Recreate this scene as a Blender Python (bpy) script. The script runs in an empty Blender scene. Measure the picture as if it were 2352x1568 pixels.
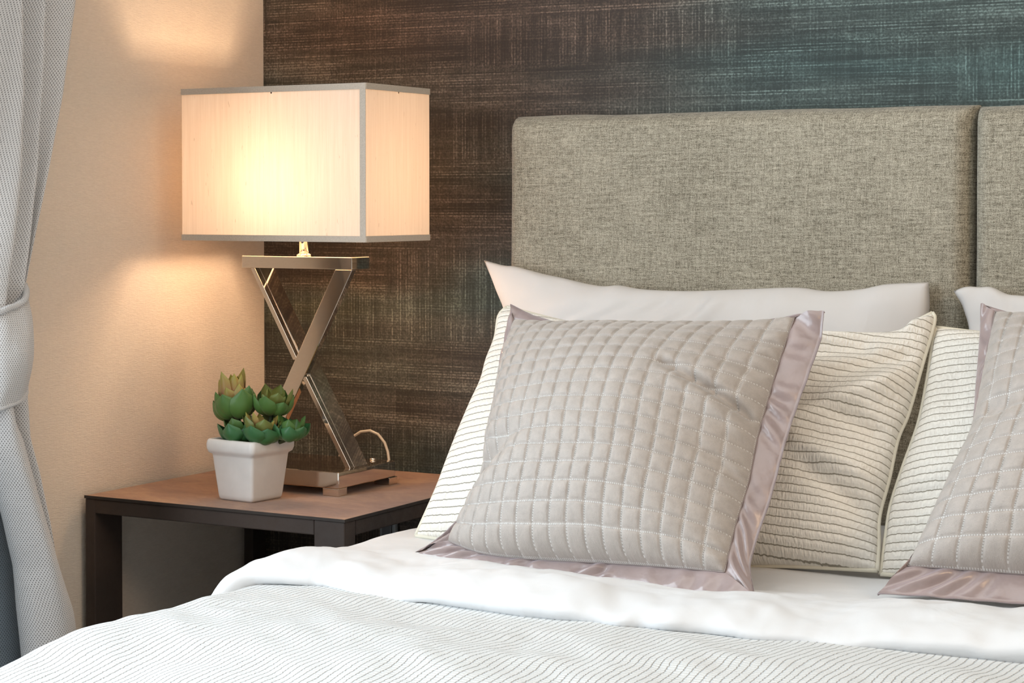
import bpy, math, random
import numpy as np
from mathutils import Matrix, Vector

# ------------------------------------------------------------------ camera, light, exposure
SC = bpy.context.scene
COL = SC.collection
SC.view_settings.view_transform = 'Standard'
SC.view_settings.look = 'None'
SC.view_settings.gamma = 1.0
SC.view_settings.use_curve_mapping = False
SC.view_settings.exposure = 0.0

YAW = math.radians(29.0)
PITCH = math.radians(1.5)
cam_data = bpy.data.cameras.new('camera')
cam = bpy.data.objects.new('camera', cam_data)
COL.objects.link(cam)
cam_data.sensor_width = 36.0
cam_data.lens = 4500.0 / 2352.0 * 36.0
cam_data.shift_y = -(784.0 - 582.84) / 2352.0
cam_data.clip_start = 0.05
cam.location = (0.0, 0.0, 1.13)
cam.rotation_euler = (math.radians(90) - PITCH, 0.0, YAW)
SC.camera = cam

world = bpy.data.worlds.new('world')
SC.world = world
world.use_nodes = True
world.node_tree.nodes['Background'].inputs[0].default_value = (1.0, 0.87, 0.74, 1)
world.node_tree.nodes['Background'].inputs[1].default_value = 0.20


def area(name, loc, rot, sx, sy, power, color):
    l = bpy.data.lights.new(name, 'AREA')
    l.shape = 'RECTANGLE'
    l.size = sx
    l.size_y = sy
    l.energy = power
    l.color = color
    o = bpy.data.objects.new(name, l)
    COL.objects.link(o)
    o.location = loc
    o.rotation_euler = rot
    return o


# daylight through the window in the left wall
area('window_daylight', (-2.40, 0.75, 1.35), (0, math.radians(-90), 0), 1.9, 2.6, 92.0, (0.80, 0.91, 1.0))
# the room's ceiling lights
area('ceiling_light', (-0.5, 1.5, 2.56), (0, 0, 0), 2.4, 2.4, 22.0, (1.0, 0.94, 0.86))

# warm wall washer of the room, out of view to the right
def aimed(name, loc, target, sx, sy, power, color):
    d = Vector(target) - Vector(loc)
    o = area(name, loc, (0, 0, 0), sx, sy, power, color)
    o.rotation_euler = d.to_track_quat('-Z', 'Y').to_euler()
    return o


aimed('warm_downlight', (1.55, 1.35, 2.35), (-0.9, 2.5, 0.7), 0.9, 0.9, 22.0, (1.0, 0.68, 0.40))

# ------------------------------------------------------------------ measured shapes (metres)
C1F = [[-1.5422, 2.4789, 0.605], [0.997, -0.078, 0.0], [0.048, 0.6138, 0.788], [-0.0615, -0.7856, 0.6157]]
C1O = {'B': [(0.0, 0.0), (0.1211, -0.0066), (0.2708, -0.0068), (0.412, -0.0069), (0.5072, -0.0098), (0.5647, -0.0)], 'T': [(-0.0141, 0.4594), (0.0448, 0.4435), (0.1019, 0.4331), (0.2592, 0.4321), (0.404, 0.4436), (0.4715, 0.4566), (0.5339, 0.4652)], 'L': [(0.0, 0.0), (0.0363, 0.0412), (0.0558, 0.1012), (0.0514, 0.1816), (0.0285, 0.2752), (-0.0018, 0.3723), (-0.0141, 0.4594)], 'R': [(0.5647, -0.0), (0.538, 0.0419), (0.5322, 0.0817), (0.534, 0.1578), (0.5298, 0.2609), (0.5321, 0.3685), (0.5339, 0.4652)]}
C1Q = {'B': [(0.0519, 0.0273), (0.1124, 0.0141), (0.1892, 0.0127), (0.3321, 0.0214), (0.4348, 0.0264), (0.5113, 0.0287)], 'T': [(0.0073, 0.4276), (0.1057, 0.4232), (0.2615, 0.4257), (0.4059, 0.4374), (0.4916, 0.4503)], 'L': [(0.0519, 0.0273), (0.0696, 0.0874), (0.0717, 0.1447), (0.0582, 0.2135), (0.0379, 0.292), (0.0179, 0.3649), (0.0073, 0.4276)], 'R': [(0.5113, 0.0287), (0.5054, 0.0994), (0.5037, 0.1691), (0.4953, 0.2401), (0.4925, 0.2987), (0.4904, 0.3814), (0.4914, 0.4511)]}
C2F = [[-0.8386, 2.5228, 0.605], [0.9964, 0.0842, 0.0], [-0.053, 0.6271, 0.7771], [0.0654, -0.7744, 0.6293]]
C2O = {'B': [(0.0, -0.0), (0.27, 0.003), (0.545, 0)], 'T': [(0.0768, 0.4849), (0.27, 0.45489999999999997), (0.5219600000000001, 0.4849)], 'L': [(0.0, -0.0), (0.0296, 0.0377), (0.0475, 0.0976), (0.07, 0.1715), (0.0887, 0.2577), (0.0839, 0.3679), (0.0768, 0.4849)], 'R': [(0.545, -0.0), (0.5361, 0.0377), (0.5308, 0.0976), (0.524, 0.1715), (0.5184, 0.2577), (0.5198, 0.3679), (0.522, 0.4849)]}
C2Q = {'B': [(0.0343, 0.0461), (0.27, 0.0461), (0.5063, 0.0461)], 'T': [(0.0998, 0.4706), (0.27, 0.4586), (0.4867, 0.4706)], 'L': [(0.0343, 0.0461), (0.0532, 0.1082), (0.0741, 0.1858), (0.0929, 0.2579), (0.0973, 0.3685), (0.0998, 0.4706)], 'R': [(0.5063, 0.0461), (0.5007, 0.1082), (0.4944, 0.1858), (0.4888, 0.2579), (0.4874, 0.3685), (0.4867, 0.4706)]}
S1F = [[-1.6397, 2.6422, 0.6], [0.9986, 0.0524, 0.0], [-0.0285, 0.5439, 0.8387], [0.0439, -0.8375, 0.5446]]
S1O = {'B': [(0.0, 0.0), (0.2652, -0.0111), (0.4777, -0.0105), (0.6101, 0.0012), (0.7482, 0.0066)], 'T': [(0.0492, 0.4225), (0.1642, 0.3965), (0.3242, 0.3708), (0.4717, 0.3704), (0.6117, 0.3793), (0.7123, 0.392), (0.7427, 0.4144), (0.7683, 0.432)], 'L': [(0.0, 0.0), (0.0129, 0.0772), (0.0183, 0.1242), (0.0244, 0.1757), (0.0325, 0.232), (0.0402, 0.2768), (0.0394, 0.3177), (0.0431, 0.3635), (0.0384, 0.4053), (0.0492, 0.4225)], 'R': [(0.7482, 0.0066), (0.7439, 0.0467), (0.7384, 0.0908), (0.7435, 0.1504), (0.7468, 0.2152), (0.7565, 0.2598), (0.7652, 0.3412), (0.7733, 0.4153), (0.7683, 0.432)]}
S2F = [[-0.8898, 2.6899, 0.6], [0.9822, 0.1878, 0.0], [-0.1023, 0.535, 0.8387], [0.1575, -0.8238, 0.5446]]
S2O = {'B': [(0.0, -0.0), (0.39, 0), (0.78, 0)], 'T': [(0.0532, 0.4053), (0.1532, 0.3933), (0.39, 0.3653), (0.76, 0.4053)], 'L': [(0.0, -0.0), (0.0028, 0.0526), (0.0069, 0.1076), (0.0205, 0.1712), (0.0378, 0.2433), (0.0458, 0.3166), (0.0498, 0.3765), (0.0532, 0.4053)], 'R': [(0.78, 0), (0.75, 0.20265), (0.76, 0.4053)]}
P1F = [[-1.8, 3.1, 0.66], [1.0, 0.0, 0.0], [0.0, 0.1564, 0.9877], [0.0, -0.9877, 0.1564]]
P1O = {'B': [(0.0496, 0.0), (0.696, 0.0)], 'T': [(-0.0104, 0.3678), (0.0322, 0.3586), (0.059, 0.3566), (0.1145, 0.3447), (0.1572, 0.3375), (0.2111, 0.3274), (0.2436, 0.3242), (0.2729, 0.3263), (0.3197, 0.3203), (0.4064, 0.3191), (0.5109, 0.3244), (0.606, 0.3295), (0.6624, 0.3247), (0.7196, 0.3289), (0.7665, 0.3387), (0.836, 0.343)], 'L': [(0.0496, 0.0), (0.0761, 0.1582), (0.0588, 0.2214), (0.0431, 0.2756), (0.0214, 0.313), (-0.0104, 0.3678)], 'R': [(0.696, 0.0), (0.7929, 0.16), (0.8122, 0.2111), (0.8334, 0.255), (0.8398, 0.2984), (0.836, 0.343)]}
P2F = [[-1.8, 3.1, 0.66], [1.0, 0.0, 0.0], [0.0, 0.1564, 0.9877], [0.0, -0.9877, 0.1564]]
P2O = {'B': [(0.9390000000000001, 0.0), (1.659, 0)], 'T': [(0.879, 0.3295), (0.8995, 0.3371), (0.9217, 0.3369), (0.9417, 0.3373), (0.9677, 0.3265), (0.9945, 0.3243), (1.1945000000000001, 0.31429999999999997), (1.679, 0.3395)], 'L': [(0.9390000000000001, 0.0), (0.9161, 0.194), (0.9082, 0.2646), (0.9003, 0.2928), (0.8929, 0.3105), (0.879, 0.3295)], 'R': [(1.659, 0), (1.679, 0.3395)]}
FOLD = [[-1.7597, 2.2008], [-1.7519, 2.2086], [-1.7403, 2.2765], [-1.729, 2.3012], [-1.6968, 2.3117], [-1.6646, 2.3221], [-1.5954, 2.3348], [-1.5464, 2.319], [-1.5011, 2.3161], [-1.4433, 2.3036], [-1.3957, 2.2999], [-1.2476, 2.2795], [-1.062, 2.2922], [-0.7802, 2.3231], [-0.5942, 2.336]]
CR1 = [(1.4728, 2.5591), (1.3019, 2.5252), (1.1772, 2.4901), (1.0617, 2.4545), (0.9975, 2.4364)]
CR2 = [(1.4638, 2.4582), (1.3202, 2.4548), (1.1766, 2.4463), (1.0621, 2.4309), (0.9981, 2.4201)]
CR3 = [(1.4574, 2.3872), (1.3172, 2.3948), (1.1759, 2.3915), (1.0631, 2.3765), (1.0001, 2.364)]
LR1 = [(0.8175, 2.442), (0.7404, 2.4485), (0.6822, 2.4699), (0.5952, 2.4934), (0.505, 2.5108), (0.4033, 2.5293)]
LR2 = [(0.8052, 2.378), (0.7771, 2.3837), (0.7453, 2.4025), (0.6976, 2.4194), (0.6266, 2.4454), (0.535, 2.4801), (0.4503, 2.5157), (0.4036, 2.5282)]
LR3 = [(0.7933, 2.3172), (0.7366, 2.3263), (0.6658, 2.3549), (0.6057, 2.3751), (0.5326, 2.3965), (0.4014, 2.4125)]
TIE_TOP = [(0.9596, 2.3577), (0.9695, 2.3876), (0.9853, 2.4179), (0.9976, 2.4334)]
TIE_BOT = [(0.8072, 2.3563), (0.8178, 2.3962), (0.8402, 2.4288)]



# ------------------------------------------------------------------ helpers
def link(name, mesh, parent=None, mat=None):
    o = bpy.data.objects.new(name, mesh)
    COL.objects.link(o)
    if parent is not None:
        o.parent = parent
    if mat is not None:
        mesh.materials.append(mat)
    return o


def empty(name, loc=(0, 0, 0), rotz=0.0):
    o = bpy.data.objects.new(name, None)
    COL.objects.link(o)
    o.location = loc
    o.rotation_euler = (0, 0, rotz)
    o.empty_display_size = 0.05
    return o


def tag(o, label, cat, group=None):
    o['label'] = label
    o['category'] = cat
    if group:
        o['group'] = group
    return o


def struct(o):
    o['kind'] = 'structure'
    return o


def smooth(me, flag=True):
    me.polygons.foreach_set('use_smooth', [flag] * len(me.polygons))
    me.update()


def mesh_from(name, verts, faces, uvs=None, sm=False):
    """uvs: per-vertex uv list"""
    me = bpy.data.meshes.new(name)
    me.from_pydata([tuple(v) for v in verts], [], faces)
    if uvs is not None:
        uv = me.uv_layers.new(name='UVMap')
        idx = np.empty(len(me.loops), dtype=np.int32)
        me.loops.foreach_get('vertex_index', idx)
        uva = np.asarray(uvs, dtype=np.float32)[idx]
        uv.data.foreach_set('uv', uva.ravel())
    me.validate()
    if sm:
        smooth(me)
    return me


def grid_faces(n, m, off=0, flip=False):
    """n columns (s), m rows (t); vertex index = off + j*n + i"""
    F = []
    for j in range(m - 1):
        for i in range(n - 1):
            a = off + j * n + i
            q = (a, a + 1, a + n + 1, a + n)
            F.append(q[::-1] if flip else q)
    return F


def box_mesh(name, boxes, bevel=0.0, seg=2, uv=False):
    """boxes: list of (x0,x1,y0,y1,z0,z1) or 8-point lists"""
    import bmesh
    bm = bmesh.new()
    for b in boxes:
        if len(b) == 6:
            x0, x1, y0, y1, z0, z1 = b
            p = [(x0, y0, z0), (x1, y0, z0), (x1, y1, z0), (x0, y1, z0), (x0, y0, z1), (x1, y0, z1), (x1, y1, z1), (x0, y1, z1)]
        else:
            p = b
        v = [bm.verts.new(q) for q in p]
        for f in ((0, 3, 2, 1), (4, 5, 6, 7), (0, 1, 5, 4), (1, 2, 6, 5), (2, 3, 7, 6), (3, 0, 4, 7)):
            bm.faces.new([v[i] for i in f])
    if bevel > 0:
        bmesh.ops.bevel(bm, geom=list(bm.edges), offset=bevel, segments=seg, profile=0.5, affect='EDGES')
    bmesh.ops.recalc_face_normals(bm, faces=list(bm.faces))
    me = bpy.data.meshes.new(name)
    bm.to_mesh(me)
    bm.free()
    if bevel >= 0.015:
        smooth(me)
    return me


def tube_mesh(name, pts, r, n=10, caps=True, radii=None):
    pts = np.array(pts, float)
    k = len(pts)
    T = np.gradient(pts, axis=0)
    T /= np.linalg.norm(T, axis=1)[:, None] + 1e-12
    up = np.array([0, 0, 1.0]) if abs(T[0][2]) < 0.9 else np.array([0, 1.0, 0])
    V = []
    N = np.cross(T[0], up)
    N /= np.linalg.norm(N)
    for i in range(k):
        N = N - T[i] * (N @ T[i])
        N /= np.linalg.norm(N) + 1e-12
        B = np.cross(T[i], N)
        rr = radii[i] if radii is not None else r
        for a in range(n):
            an = 2 * math.pi * a / n
            V.append(pts[i] + rr * (math.cos(an) * N + math.sin(an) * B))
    F = []
    for i in range(k - 1):
        for a in range(n):
            b = (a + 1) % n
            F.append((i * n + a, i * n + b, (i + 1) * n + b, (i + 1) * n + a))
    if caps:
        F.append(tuple(range(n))[::-1])
        F.append(tuple((k - 1) * n + a for a in range(n)))
    return mesh_from(name, V, F, sm=True)


def lathe_mesh(name, prof, n=24):
    """prof: list of (r,z)"""
    V, F = [], []
    for r, z in prof:
        for a in range(n):
            an = 2 * math.pi * a / n
            V.append((r * math.cos(an), r * math.sin(an), z))
    k = len(prof)
    for i in range(k - 1):
        for a in range(n):
            b = (a + 1) % n
            F.append((i * n + a, i * n + b, (i + 1) * n + b, (i + 1) * n + a))
    F.append(tuple(range(n))[::-1])
    F.append(tuple((k - 1) * n + a for a in range(n)))
    return mesh_from(name, V, F, sm=True)


def hash2(ix, iy, seed):
    h = (ix.astype(np.int64) * 374761393 + iy.astype(np.int64) * 668265263 + seed * 982451653) & 0x7fffffff
    h = ((h ^ (h >> 13)) * 1274126177) & 0x7fffffff
    h = h ^ (h >> 16)
    return (h & 0xffff) / 65535.0 * 2 - 1


def vn(x, y, seed=0):
    x = np.asarray(x, float)
    y = np.asarray(y, float)
    x, y = np.broadcast_arrays(x, y)
    ix = np.floor(x)
    iy = np.floor(y)
    fx = x - ix
    fy = y - iy
    fx = fx * fx * fx * (fx * (fx * 6 - 15) + 10)
    fy = fy * fy * fy * (fy * (fy * 6 - 15) + 10)
    a = hash2(ix, iy, seed)
    b = hash2(ix + 1, iy, seed)
    c = hash2(ix, iy + 1, seed)
    d = hash2(ix + 1, iy + 1, seed)
    return (a * (1 - fx) + b * fx) * (1 - fy) + (c * (1 - fx) + d * fx) * fy


def fbm(x, y, seed=0, octv=3):
    r = 0
    a = 1.0
    for k in range(octv):
        r = r + a * vn(x * 2 ** k, y * 2 ** k, seed + k * 17)
        a *= 0.5
    return r


def resample(pts, n, power=1.0):
    """smooth polyline through pts (2-D), n samples by arc length"""
    p = np.array(pts, float)
    if len(p) > 2:
        q = []
        for i in range(len(p) - 1):
            p0 = p[max(i - 1, 0)]
            p1 = p[i]
            p2 = p[i + 1]
            p3 = p[min(i + 2, len(p) - 1)]
            for t in np.linspace(0, 1, 12, endpoint=False):
                q.append(0.5 * ((2 * p1) + (-p0 + p2) * t + (2 * p0 - 5 * p1 + 4 * p2 - p3) * t * t + (-p0 + 3 * p1 - 3 * p2 + p3) * t ** 3))
        q.append(p[-1])
        p = np.array(q)
    d = np.r_[0, np.cumsum(np.linalg.norm(np.diff(p, axis=0), axis=1))]
    d /= d[-1]
    s = np.linspace(0, 1, n) if power is None or power == 1.0 else power
    s = np.linspace(0, 1, n) if np.isscalar(s) else s
    return np.c_[np.interp(s, d, p[:, 0]), np.interp(s, d, p[:, 1])]


def coons(O, n, m):
    B = resample(O['B'], n)
    T = resample(O['T'], n)
    L = resample(O['L'], m)
    R = resample(O['R'], m)
    s = np.linspace(0, 1, n)[None, :, None]
    t = np.linspace(0, 1, m)[:, None, None]
    P = (1 - t) * B[None] + t * T[None] + (1 - s) * L[:, None] + s * R[:, None]
    P -= (1 - s) * (1 - t) * B[0] + s * (1 - t) * B[-1] + (1 - s) * t * T[0] + s * t * T[-1]
    return P


def to_world(FR, uvp, h):
    o, u, v, n = [np.array(a) for a in FR]
    return uvp[..., 0:1] * u + uvp[..., 1:2] * v + h[..., None] * n


# ------------------------------------------------------------------ material helpers
class M:
    def __init__(s, name, base=(0.8, 0.8, 0.8), rough=0.5, metal=0.0, spec=0.5, sheen=0.0, sheen_rough=0.4, sheen_tint=None, coat=0.0):
        s.mat = bpy.data.materials.new(name)
        s.mat.use_nodes = True
        s.nt = s.mat.node_tree
        s.b = s.nt.nodes['Principled BSDF']
        s.b.inputs['Base Color'].default_value = (*base, 1)
        s.b.inputs['Roughness'].default_value = rough
        s.b.inputs['Metallic'].default_value = metal
        s.b.inputs['Specular IOR Level'].default_value = spec
        s.b.inputs['Sheen Weight'].default_value = sheen
        s.b.inputs['Sheen Roughness'].default_value = sheen_rough
        if sheen_tint:
            s.b.inputs['Sheen Tint'].default_value = (*sheen_tint, 1)
        s.b.inputs['Coat Weight'].default_value = coat
        s._c = {}

    def node(s, t, **kw):
        n = s.nt.nodes.new(t)
        for k, v in kw.items():
            setattr(n, k, v)
        return n

    def put(s, sock, val):
        if val is None:
            return
        if isinstance(val, bpy.types.NodeSocket):
            s.nt.links.new(val, sock)
        else:
            if isinstance(val, (tuple, list)) and sock.type == 'RGBA' and len(val) == 3:
                val = (*val, 1)
            sock.default_value = val

    def coord(s, which='Object'):
        if which not in s._c:
            s._c[which] = s.node('ShaderNodeTexCoord').outputs[which]
        return s._c[which]

    def scaled(s, sc, which='Object', rot=(0, 0, 0), loc=(0, 0, 0)):
        mp = s.node('ShaderNodeMapping')
        s.put(mp.inputs['Vector'], s.coord(which))
        mp.inputs['Scale'].default_value = sc
        mp.inputs['Rotation'].default_value = rot
        mp.inputs['Location'].default_value = loc
        return mp.outputs[0]

    def noise(s, sc, which='Object', detail=2.0, rough=0.5, dist=0.0, rot=(0, 0, 0), loc=(0, 0, 0), vec=None):
        n = s.node('ShaderNodeTexNoise')
        s.put(n.inputs['Vector'], vec if vec is not None else s.scaled(sc, which, rot, loc))
        n.inputs['Scale'].default_value = 1.0
        n.inputs['Detail'].default_value = detail
        n.inputs['Roughness'].default_value = rough
        n.inputs['Distortion'].default_value = dist
        return n.outputs['Fac']

    def math(s, op, a, b=None, c=None, clamp=False):
        n = s.node('ShaderNodeMath', operation=op, use_clamp=clamp)
        s.put(n.inputs[0], a)
        if b is not None:
            s.put(n.inputs[1], b)
        if c is not None:
            s.put(n.inputs[2], c)
        return n.outputs[0]

    def mapr(s, v, a, b, c=0.0, d=1.0, kind='LINEAR'):
        n = s.node('ShaderNodeMapRange', interpolation_type=kind)
        s.put(n.inputs[0], v)
        for i, x in zip((1, 2, 3, 4), (a, b, c, d)):
            s.put(n.inputs[i], x)
        return n.outputs[0]

    def mix(s, f, a, b, blend='MIX'):
        n = s.node('ShaderNodeMix', data_type='RGBA', blend_type=blend)
        s.put(n.inputs[0], f)
        s.put(n.inputs[6], a)
        s.put(n.inputs[7], b)
        return n.outputs[2]

    def mixf(s, f, a, b):
        n = s.node('ShaderNodeMix', data_type='FLOAT')
        s.put(n.inputs[0], f)
        s.put(n.inputs[2], a)
        s.put(n.inputs[3], b)
        return n.outputs[0]

    def ramp(s, f, stops):
        n = s.node('ShaderNodeValToRGB')
        cr = n.color_ramp
        while len(cr.elements) < len(stops):
            cr.elements.new(0.5)
        for e, (p, c) in zip(cr.elements, stops):
            e.position = p
            e.color = (*c, 1)
        s.put(n.inputs[0], f)
        return n.outputs[0]

    def sep(s, which='UV'):
        k = 'sep' + which
        if k not in s._c:
            n = s.node('ShaderNodeSeparateXYZ')
            s.put(n.inputs[0], s.coord(which))
            s._c[k] = n.outputs
        return s._c[k]

    def bump(s, h, dist=0.001, strength=1.0):
        n = s.node('ShaderNodeBump')
        n.inputs['Strength'].default_value = strength
        n.inputs['Distance'].default_value = dist
        s.put(n.inputs['Height'], h)
        s.nt.links.new(n.outputs[0], s.b.inputs['Normal'])
        return n.outputs[0]

    def base(s, v):
        s.put(s.b.inputs['Base Color'], v)


def m_back_wall():
    m = M('woven_plank_wallpaper', rough=0.6, spec=0.3, sheen=0.08, sheen_rough=0.35, sheen_tint=(0.6, 0.9, 1.0))
    x, y, z = m.sep('Object')

    def layer(bw, rh, off, seed):
        cv = m.node('ShaderNodeCombineXYZ')
        m.put(cv.inputs[0], m.math('ADD', x, off))
        m.put(cv.inputs[1], m.math('ADD', z, seed))
        br = m.node('ShaderNodeTexBrick', offset=0.37, offset_frequency=2)
        m.put(br.inputs['Vector'], cv.outputs[0])
        br.inputs['Color1'].default_value = (0, 0, 0, 1)
        br.inputs['Color2'].default_value = (1, 1, 1, 1)
        br.inputs['Scale'].default_value = 1.0
        br.inputs['Mortar Size'].default_value = 0.0
        br.inputs['Brick Width'].default_value = bw
        br.inputs['Row Height'].default_value = rh
        sp = m.node('ShaderNodeSeparateColor')
        m.put(sp.inputs[0], br.outputs['Color'])
        return sp.outputs[0]
    r1 = layer(0.285, 0.088, 0.09, 0.37)
    r2 = layer(0.41, 0.061, 0.013, 0.21)
    # rows of dashed threads, horizontal and vertical
    wz = m.noise((1.2, 1, 9), detail=2, loc=(1, 0, 5))
    zz = m.math('ADD', z, m.math('MULTIPLY', wz, 0.0015))
    tri_h = m.math('ABSOLUTE', m.math('SUBTRACT', m.math('FRACT', m.math('DIVIDE', zz, 0.0053)), 0.5))
    tri_v = m.math('ABSOLUTE', m.math('SUBTRACT', m.math('FRACT', m.math('DIVIDE', x, 0.0064)), 0.5))
    lh = m.mapr(tri_h, 0.10, 0.32, 1, 0)
    lv = m.mapr(tri_v, 0.10, 0.32, 1, 0)
    rh = m.noise((5, 1, 150), detail=2, rough=0.7)
    rv = m.noise((150, 1, 6), detail=2, rough=0.7)
    h2 = m.noise((4, 1, 48), detail=3, rough=0.65)
    v2 = m.noise((60, 1, 7), detail=3, rough=0.65)
    dash = m.noise((260, 1, 260), detail=1)
    fine = m.noise((520, 1, 520), detail=2, rough=0.8)
    big = m.noise((2.6, 1, 12), detail=3, rough=0.6, loc=(3, 0, 1))
    hor = m.math('ADD', m.math('MULTIPLY', lh, m.mapr(rh, 0.42, 0.68, 0.0, 0.65)), m.mapr(h2, 0.35, 0.72, 0, 0.42))
    ver = m.math('ADD', m.math('MULTIPLY', lv, m.mapr(rv, 0.42, 0.68, 0.0, 0.6)), m.mapr(v2, 0.35, 0.72, 0, 0.36))
    isv = m.mapr(r1, 0.60, 0.64, 0.0, 0.92)
    pat = m.mixf(isv, hor, ver)
    pat = m.math('ADD', pat, m.math('MULTIPLY', m.mixf(isv, ver, hor), 0.36))
    pat = m.math('MULTIPLY', pat, m.mapr(dash, 0.35, 0.62, 0.45, 1.25))
    pat = m.math('ADD', pat, m.mapr(fine, 0.3, 0.75, -0.05, 0.12))
    lum = m.math('MULTIPLY', pat, m.mapr(big, 0.3, 0.7, 0.65, 1.25))
    lum = m.math('ADD', lum, m.mapr(r2, 0, 1, -0.02, 0.14))
    lum = m.math('ADD', lum, m.mapr(big, 0.35, 0.75, 0.0, 0.16))
    col = m.ramp(m.math('MULTIPLY', lum, 0.9), [(0.0, (0.025, 0.024, 0.022)), (0.25, (0.043, 0.041, 0.037)), (0.6, (0.098, 0.093, 0.083)), (1.0, (0.21, 0.20, 0.18))])
    hue = m.noise((0.9, 1, 5), detail=2, loc=(7, 0, 2))
    tint = m.ramp(hue, [(0.30, (1.12, 0.96, 0.9)), (0.5, (1.0, 1.0, 0.95)), (0.62, (0.82, 1.06, 1.06)), (0.75, (0.95, 1.12, 0.8))])
    col = m.mix(1.0, col, tint, 'MULTIPLY')
    # lamp warmth by the corner, daylight on teal paper behind the bed, painted in
    grad = m.mapr(m.math('ADD', x, m.mapr(hue, 0.3, 0.7, -0.3, 0.3)), -1.95, -1.25, 0, 1, 'SMOOTHSTEP')
    col = m.mix(1.0, col, m.mix(grad, (1.12, 0.97, 0.88), (0.90, 1.32, 1.46)), 'MULTIPLY')
    m.base(col)
    m.bump(m.math('ADD', pat, m.math('MULTIPLY', dash, 0.5)), 0.0005, 0.5)
    return m.mat


def m_cream_wall():
    m = M('cream_textured_wallpaper', rough=0.75, spec=0.25)
    n1 = m.noise((1, 90, 620), detail=3, rough=0.6, dist=0.6)
    n2 = m.noise((1, 700, 60), detail=2)
    n3 = m.noise((1, 3, 3), detail=2)
    h = m.math('ADD', n1, m.math('MULTIPLY', n2, 0.3))
    c = m.mix(m.mapr(n1, 0.3, 0.7), (0.66, 0.57, 0.475), (0.74, 0.645, 0.54))
    c = m.mix(m.mapr(n3, 0.3, 0.7, 0, 0.12), c, (0.72, 0.62, 0.5))
    m.base(c)
    m.bump(h, 0.0011, 0.8)
    return m.mat


def m_linen():
    m = M('grey_linen_weave', rough=0.85, spec=0.2, sheen=0.3)
    a = m.noise((75, 1, 620), detail=2, rough=0.8)
    b = m.noise((620, 1, 75), detail=2, rough=0.8)
    g = m.noise((620, 1, 620), detail=2, rough=0.9)
    s1 = m.noise((14, 1, 240), detail=3, rough=0.7)
    s2 = m.noise((240, 1, 14), detail=3, rough=0.7)
    lo = m.noise((5, 1, 5), detail=2)
    v = m.math('ADD', m.math('MULTIPLY', a, 0.45), m.math('MULTIPLY', b, 0.35))
    v = m.math('ADD', v, m.math('MULTIPLY', g, 0.8))
    v = m.math('ADD', v, m.math('ADD', m.math('MULTIPLY', s1, 0.30), m.math('MULTIPLY', s2, 0.20)))
    v = m.math('ADD', v, m.math('MULTIPLY', lo, 0.1))
    c = m.ramp(m.mapr(v, 0.89, 1.28), [(0.0, (0.055, 0.046, 0.03)), (0.35, (0.235, 0.212, 0.160)), (0.65, (0.41, 0.375, 0.295)), (1.0, (0.62, 0.57, 0.46))])
    m.base(c)
    m.bump(v, 0.0012, 0.7)
    return m.mat


def m_velvet(name, base=(0.37, 0.33, 0.298)):
    m = M(name, rough=0.55, spec=0.3, sheen=0.85, sheen_rough=0.3, sheen_tint=(1.0, 0.97, 0.93))
    x, y, z = m.sep('UV')          # uv in cells: integer values lie on the seams
    fx = m.math('ABSOLUTE', m.math('SUBTRACT', m.math('FRACT', m.math('ADD', x, 0.5)), 0.5))
    fy = m.math('ABSOLUTE', m.math('SUBTRACT', m.math('FRACT', m.math('ADD', y, 0.5)), 0.5))
    d = m.math('MINIMUM', fx, fy)
    crush = m.noise((2.2, 1.6, 1), 'UV', detail=3, rough=0.7)
    nap = m.noise((26, 26, 1), 'UV', detail=2, rough=0.7)
    c = m.mix(m.mapr(crush, 0.35, 0.7), base, tuple(min(1, v * 1.22) for v in base))
    c = m.mix(m.mapr(nap, 0.35, 0.7, 0, 0.25), c, tuple(min(1, v * 1.7) for v in base))
    # thread of the quilting seams, dashed
    sx = m.math('LESS_THAN', fx, 0.032)
    dx = m.math('LESS_THAN', m.math('FRACT', m.math('MULTIPLY', y, 9)), 0.55)
    sy = m.math('LESS_THAN', fy, 0.032)
    dy = m.math('LESS_THAN', m.math('FRACT', m.math('MULTIPLY', x, 9)), 0.55)
    st = m.math('MAXIMUM', m.math('MULTIPLY', sx, dx), m.math('MULTIPLY', sy, dy))
    c = m.mix(m.math('MULTIPLY', st, 0.75), c, (0.72, 0.70, 0.67))
    m.base(c)
    m.put(m.b.inputs['Roughness'], m.mapr(crush, 0.3, 0.7, 0.42, 0.65))
    m.bump(m.math('ADD', m.math('MULTIPLY', nap, 0.6), m.math('MULTIPLY', crush, 1.2)), 0.0011, 0.7)
    return m.mat


def m_satin(name='mauve_satin', base=(0.335, 0.262, 0.25)):
    m = M(name, base, rough=0.27, spec=0.8, sheen=0.5, sheen_rough=0.4, sheen_tint=(0.88, 0.84, 1.0))
    n = m.noise((28, 28, 28), detail=3, rough=0.6)
    m.base(m.mix(m.mapr(n, 0.3, 0.7), tuple(v * 0.92 for v in base), tuple(v * 1.06 for v in base)))
    m.bump(n, 0.004, 0.5)
    return m.mat


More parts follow.
